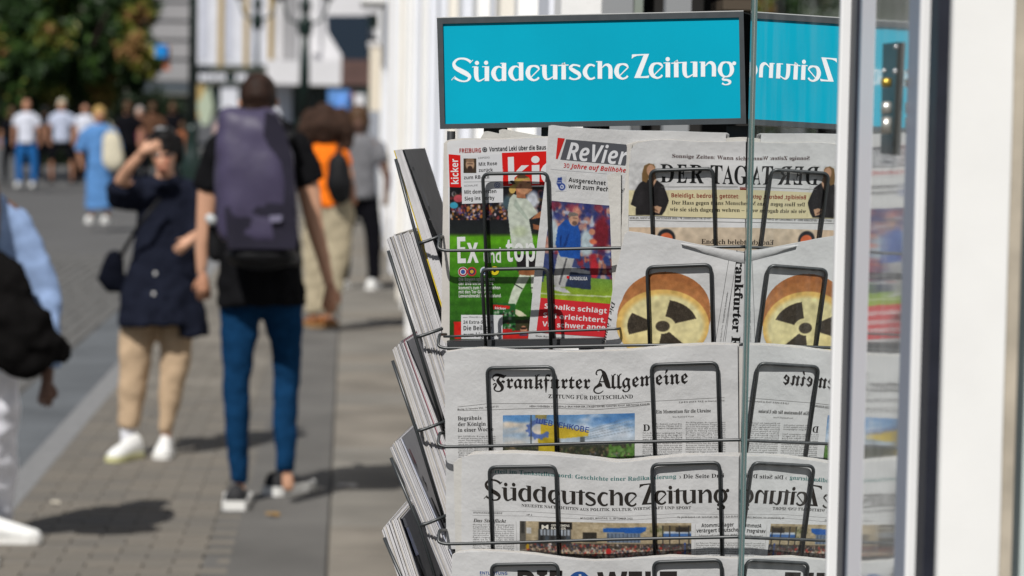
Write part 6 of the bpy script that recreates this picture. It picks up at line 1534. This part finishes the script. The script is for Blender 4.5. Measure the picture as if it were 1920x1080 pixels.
t_, d5 = walker(672, 542, 338, 'walker in long grey coat and black trousers beyond the curly haired one', cloth('grey_coat', (.16, .16, .17)), C_BK, M_SKIND, H_BR, 0, None, (0, .2), .10, shoes=M_SHW, hairr=1.35)
walker(642, 420, 236, 'person in blue and white cap far ahead of the curly haired walker', cloth('dark_red_top', (.20, .02, .03)), C_BK, M_SKINT, mat('blue_cap', (.10, .25, .62), .7), 0, None, hairr=1.35)
# ================================================================== far side of the square
DF = 112.0
def far_box(x0, y0, x1, y1, d, depth, name, m, parent, dd=0.0):
    a = W(x0, y0, d + dd); c_ = W(x1, y1, d + dd)
    b = MB(); b.box(Vector((a.x, d + dd, c_.z)), Vector((c_.x - a.x, 0, 0)), Vector((0, depth, 0)), (0, 0, a.z - c_.z)); return b.build(name, m, parent)
M_FW = mat('far_white_stone', (.68, .67, .68), .8, noise_amt=.05, nscale=.4); M_FG = mat('far_grey_stone', (.30, .295, .30), .8, noise_amt=.06, nscale=.3)
M_GOLD = mat('gilded_frame', (.42, .30, .12), .6); M_CURT = mat('white_curtain', (.66, .67, .72), .8, noise_amt=.08, nscale=2); M_DGL = mat('dark_shop_glass', (.02, .035, .035), .2, spec=.6); M_DGR = mat('dark_green_paint', (.007, .020, .016), .35, spec=.5)
ws_ = thing('white_shop_building', 'white building across the square with gilded window strips over a dark shop sign', 'building', W(490, 215, DF))
far_box(366, -400, 700, 124, DF, 6, 'wall', M_FW, ws_)
for x0, x1 in ((372, 410), (419, 458), (470, 504)):
    o = far_box(x0, -120, x1, 122, DF, .1, 'window', M_CURT, ws_, -.12); far_box(x0 + 6, -60, x0 + 14, 110, DF, .05, 'curtain_fold', mat('curtain_fold', (.50, .52, .60), .8), ws_, -.16)
for x0, x1 in ((410.5, 418.5), (459, 465), (505, 511)): far_box(x0, -120, x1, 124, DF, .14, 'gilded_strip', M_GOLD, ws_, -.2)
far_box(530, -100, 556, 112, DF, .1, 'pilaster', M_FG, ws_, -.1); far_box(586, -100, 600, 100, DF, .1, 'pilaster', M_FW, ws_, -.2)
far_box(366, 124, 508, 131, DF, .8, 'cornice', M_DGL, ws_, -.5)
sgn2 = far_box(366, 132, 508, 156, DF, .3, 'shop_sign', M_DGL, ws_, -.3)
for i, (x0, x1) in enumerate(((373, 383), (385, 394), (396, 404), (406, 412), (414, 423), (442, 450), (452, 462))):
    far_box(x0, 138, x1, 151, DF, .03, 'sign_letter', M_CURT, sgn2, -.36)
far_box(366, 157, 508, 215, DF, .3, 'shop_window', M_DGL, ws_, .0)
far_box(368, 157, 383, 222, DF, .3, 'window_frame', M_GOLD, ws_, -.2); far_box(414, 157, 446, 215, DF, .1, 'white_blind', M_CURT, ws_, -.1)
far_box(506, 157, 546, 262, DF, .3, 'white_pier', M_CURT, ws_, -.3)
far_box(500, 112, 640, 160, DF, 2.0, 'canopy', M_FW, ws_, -2.2)
far_box(546, 160, 640, 262, DF, .3, 'dark_arcade', M_DGL, ws_, -.1)
V = [W(369, 196, DF - .4), W(392, 160, DF - .4), W(400, 200, DF - .4), W(392, 232, DF - .4), W(378, 236, DF - .4)]
mk('pale_parasol', V + [p + Vector((0, .5, 0)) for p in V], [(0, 1, 2, 3, 4), (9, 8, 7, 6, 5)] + [(i, (i + 1) % 5, 5 + (i + 1) % 5, 5 + i) for i in range(5)], mat('pale_green_cloth', (.42, .48, .36), .8), ws_)
gb = thing('grey_stone_building', 'plain grey stone building behind the tree with a dark awning over its entrance', 'building', W(310, 215, DF + 4))
far_box(150, -500, 365, 152, DF + 4, 6, 'wall', M_FG, gb)
for k in range(7): far_box(150, -110 + k * 36, 365, -107.5 + k * 36, DF + 4, .1, 'stone_joint', mat('stone_joint_grey', (.2, .2, .2), .9), gb, -.1)  # course joints as darker grey strips
far_box(262, 153, 365, 175, DF + 4, 1.0, 'awning', mat('blue_grey_awning', (.07, .085, .10), .7), gb, -1.2)
far_box(150, 176, 365, 262, DF + 4, .3, 'dark_entrance', mat('entrance_dark', (.01, .009, .009), .7), gb, 0); far_box(262, 150, 274, 215, DF + 4, .3, 'grey_post', M_FG, gb, -.4)
M_BRICKR = mat('red_brown_front', (.12, .07, .06), .8, noise_amt=.2, nscale=1)
rb = thing('red_brown_shop', 'narrow red brown shop front under the dark banner at the end of the row', 'building', W(670, 215, 90))
far_box(640, 105, 700, 160, 90, 3, 'brown_front', M_BRICKR, rb); far_box(640, 160, 700, 262, 90, 3, 'shop_window', M_DGL, rb, .1)
far_box(664, 176, 683, 262, 90, .3, 'grey_column', M_FW, rb, -.5); far_box(654, 172, 664, 215, 90, .3, 'dark_red_door', mat('dark_red', (.14, .012, .03), .6), rb, -.4)
far_box(615, 168, 655, 196, 90, .2, 'blue_window_sign', mat('far_blue_sign', (.12, .28, .62), .6), rb, -.8)
# the big dark banner board with a slanted end, hanging over the street
bn = thing('dark_banner', 'large dark navy board hanging high over the street end', 'banner', W(680, 110, 60))
P_ = [(612, 29), (690, 29), (690, 112), (646, 112), (614, 60)]
V = [W(x, y, 60) for x, y in P_]; mk('board', V + [p + Vector((0, .3, 0)) for p in V], [(0, 1, 2, 3, 4), (9, 8, 7, 6, 5)] + [(i, (i + 1) % 5, 5 + (i + 1) % 5, 5 + i) for i in range(5)], mat('navy_board', (.010, .022, .040), .6), bn)
for (x0, y0, x1, y1) in ((690, 10, 706, 26), (690, 54, 708, 70), (684, 90, 700, 104)):
    far_box(x0, y0, x1, y1, 60, .3, 'bracket_lamp', M_FW, bn, .3)
far_box(688, 20, 712, 82, 60, .3, 'dark_frame', M_DGL, bn, .7)
# cream columns of the next house on the right
cc_ = thing('columned_porch', 'cream column on a grey plinth at the far end of the shop row', 'column', W(706, 400, 40))
far_box(694, 86, 716, 208, 38, .5, 'shaft', mat('cream_stone', (.66, .60, .50), .8), cc_); far_box(692, 208, 720, 420, 38, .5, 'plinth', mat('grey_plinth', (.28, .30, .34), .8), cc_); far_box(690, 78, 720, 86, 38, .6, 'capital', M_FW, cc_, -.02)
far_box(717, -50, 742, 330, 36, .5, 'wall_end', M_WALLW, cc_, 1.0)
# hanging sign blue and orange
hs = thing('hanging_sign', 'small blue and orange hanging sign beside the tree crown', 'sign', W(305, 100, 60))
far_box(291, 84, 313, 107, 60, .12, 'blue_square', mat('sign_blue', (.01, .22, .60), .5), hs); far_box(307, 86, 318, 132, 60, .08, 'orange_panel', mat('sign_orange', (.46, .15, .08), .6), hs, .14); far_box(284, 88, 291, 106, 60, .08, 'yellow_edge', mat('sign_yellow', (.35, .30, .06), .6), hs, .1)

# ---- lamp posts
def post(px, py, d, r, label, arms=False, lantern=False, big=True, top=6.0):
    g = W(px, py, d); g.z = 0; t = thing('lamp_post', label, 'lamp post', g); b = MB()
    s_ = r / .06
    b.lathe(g, [(.20 * s_, 0), (.22 * s_, .15), (.17 * s_, .25), (.19 * s_, .55), (.15 * s_, .7), (.20 * s_, .85), (.12 * s_, 1.0), (.09 * s_, 1.25), (.11 * s_, 1.3), (.085 * s_, 1.4)], 18); b.build('base', M_DGR, t, True)
    b = MB(); b.tube([g + Vector((0, 0, 1.38)), g + Vector((0, 0, top))], [r * 1.15, r * .85], 12); b.build('pole', M_DGR, t, True)
    if lantern:
        for sx_ in (-1, 1):
            b = MB(); b.tube(fillet([g + Vector((0, 0, lantern - .6)), g + Vector((sx_ * .35, 0, lantern - .55)), g + Vector((sx_ * .5, 0, lantern - .1))], .2), .03, 8); b.build('arm', M_DGR, t, True)
            b = MB(); b.lathe(g + Vector((sx_ * .5, 0, lantern - .1)), [(.05, 0), (.1, .06), (.17, .42), (.2, .44), (.05, .62), (.02, .72)], 8); b.build('lantern', M_DGR, t)
        b = MB(); b.lathe(g + Vector((0, 0, lantern - .9)), [(.06, 0), (.15, .1), (.16, .35), (.07, .5), (.14, .7), (.05, .95)], 12); b.build('knot', M_DGR, t)
    return t
post(359, 400, 36, .055, 'dark green lamp post with a bulbous base behind the woman shading her eyes', top=6)
post(480, 300, 72, .055, 'thin distant lamp post above the head of the backpack walker', lantern=4.6, top=4.2)
post(569, 300, 58, .11, 'thick ornate lamp post with a spreading lantern between the two heads', lantern=4.05, top=3.6)

# ---- grey bin with blue top
bi = thing('waste_bin', 'grey street bin with blue lid at the left edge of the square', 'bin', G(12, 342))
g = G(14, 342); b = MB(); b.box(g + Vector((-.32, 0, 0)), (.5, 0, 0), (0, .5, 0), (0, 0, .78)); bevel(b.build('body', mat('bin_grey', (.13, .135, .14), .6), bi), .02)
b = MB(); b.box(g + Vector((-.34, -.02, .785)), (.54, 0, 0), (0, .54, 0), (0, 0, .10)); bevel(b.build('lid', mat('bin_blue', (.04, .12, .26), .5), bi), .02)

# ---- the tree at the upper left: trunk, limbs, leaf clumps
def leaf_tree(cx, cy_px, d, label, blobs, nleaf, trunk_px, seed=1, lm=None):
    rg = np.random.default_rng(seed)
    g = W(trunk_px, 300, d); g.z = 0
    t = thing('broadleaf_tree', label, 'tree', g)
    b = MB(); b.tube([g, g + Vector((.05, 0, 1.2)), g + Vector((-.1, 0, 2.6)), g + Vector((.1, 0, 4.2))], [.26, .2, .17, .1], 12)
    for k in range(7):
        a = rg.uniform(0, 6.28); z = rg.uniform(1.9, 3.2); L = rg.uniform(1.2, 2.4)
        b.tube([g + Vector((0, 0, z)), g + Vector((math.cos(a) * L * .5, math.sin(a) * L * .5, z + .6)), g + Vector((math.cos(a) * L, math.sin(a) * L, z + 1.3))], [.09, .06, .03], 8)
    b.build('trunk', mat('bark', (.06, .045, .035), .9, noise_amt=.3, nscale=6), t)
    # clumps
    V = []; Fc = []; mi = []
    for (bx, by, br, bd) in blobs:
        c = np.array(W(bx, by, d + bd)); R = br * (d + bd) / F
        n = int(nleaf * (br / 60) ** 2)
        dirs = rg.normal(size=(n, 3)); dirs /= np.linalg.norm(dirs, axis=1)[:, None]
        rad = R * rg.uniform(.35, 1.05, n) ** .6
        lump = 1 + .38 * np.sin(dirs[:, 0] * 6 + bx) * np.cos(dirs[:, 2] * 5 + by)
        pos = c + dirs * (rad * lump)[:, None]
        for p in pos:
            u = rg.normal(size=3); u /= np.linalg.norm(u); w_ = np.cross(u, rg.normal(size=3)); w_ /= np.linalg.norm(w_)
            s_ = rg.uniform(.06, .15); k0 = len(V)
            V += [tuple(p - u * s_), tuple(p + w_ * s_ * .5), tuple(p + u * s_), tuple(p - w_ * s_ * .5)]; Fc.append((k0, k0 + 1, k0 + 2, k0 + 3)); q_ = noise.noise(Vector((p[0] * 1.1, p[1] * 1.1, p[2] * 1.1 + seed))) + rg.normal() * .12; mi.append(0 if q_ < .0 else 1 if q_ < .16 else 2 if q_ < .44 else 3)
    ms = lm or [mat('leaf_dark', (.018, .042, .010), .55), mat('leaf_green', (.04, .085, .015), .55), mat('leaf_light', (.12, .13, .018), .5), mat('leaf_dry', (.24, .13, .045), .7)]
    o = mk('crown', np.array(V), Fc, ms, t); o.data.polygons.foreach_set('material_index', mi); o.data.update()
    return t
blobs = [(30, 60, 95, 0), (120, 40, 100, 1), (210, 60, 80, 0), (255, 95, 45, -1), (240, 20, 50, 1), (150, 120, 75, 0), (60, 130, 75, -1), (230, 130, 48, 0), (-30, 100, 80, 0), (20, -60, 130, 1), (180, -50, 110, 1), (280, 120, 26, -1), (100, 160, 40, 0), (190, 165, 34, 0)]
leaf_tree(120, 60, 62, 'large dense green tree filling the upper left corner above the crowd', blobs, 2600, 150)
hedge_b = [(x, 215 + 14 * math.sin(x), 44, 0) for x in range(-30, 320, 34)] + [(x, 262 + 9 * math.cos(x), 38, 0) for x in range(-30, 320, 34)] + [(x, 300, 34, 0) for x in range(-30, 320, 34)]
leaf_tree(120, 200, 76, 'dark shaded row of bushes under the tree behind the crowd', hedge_b, 1300, 60, 5, [mat('leaf_shade', (.010, .020, .008), .7), mat('leaf_shade2', (.014, .03, .010), .7), mat('leaf_shade3', (.02, .03, .012), .7), mat('leaf_shade', (.010, .020, .008), .7)])  # leaf colours darkened to carry the shade under the tree
bw = MB(); bw.box(W(-60, 262, 80) - Vector((0, 0, 2)), (6.6, 0, 0), (0, .4, 0), (0, 0, 3.3)); tag(bw.build('shade_board', mat('tree_shade_dark', (.008, .012, .007), .9)), 'dark board standing in for the shade under the tree, behind the bushes', 'hedge')  # near-black board painted as the deep shade under the tree
reb = [(x, y, 150, 0) for x in (-520, -380, -250, -120) for y in (-330, -150, 30, 170)]  # unseen tree, added so the door glass mirrors something dark
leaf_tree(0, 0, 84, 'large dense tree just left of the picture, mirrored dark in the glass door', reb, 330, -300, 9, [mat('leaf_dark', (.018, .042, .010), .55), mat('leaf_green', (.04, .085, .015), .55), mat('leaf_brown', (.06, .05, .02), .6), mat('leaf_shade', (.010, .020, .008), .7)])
# house fronts closing the street on the left, outside the view, cast the square's shade
# ------------------------------------------------------------------ end
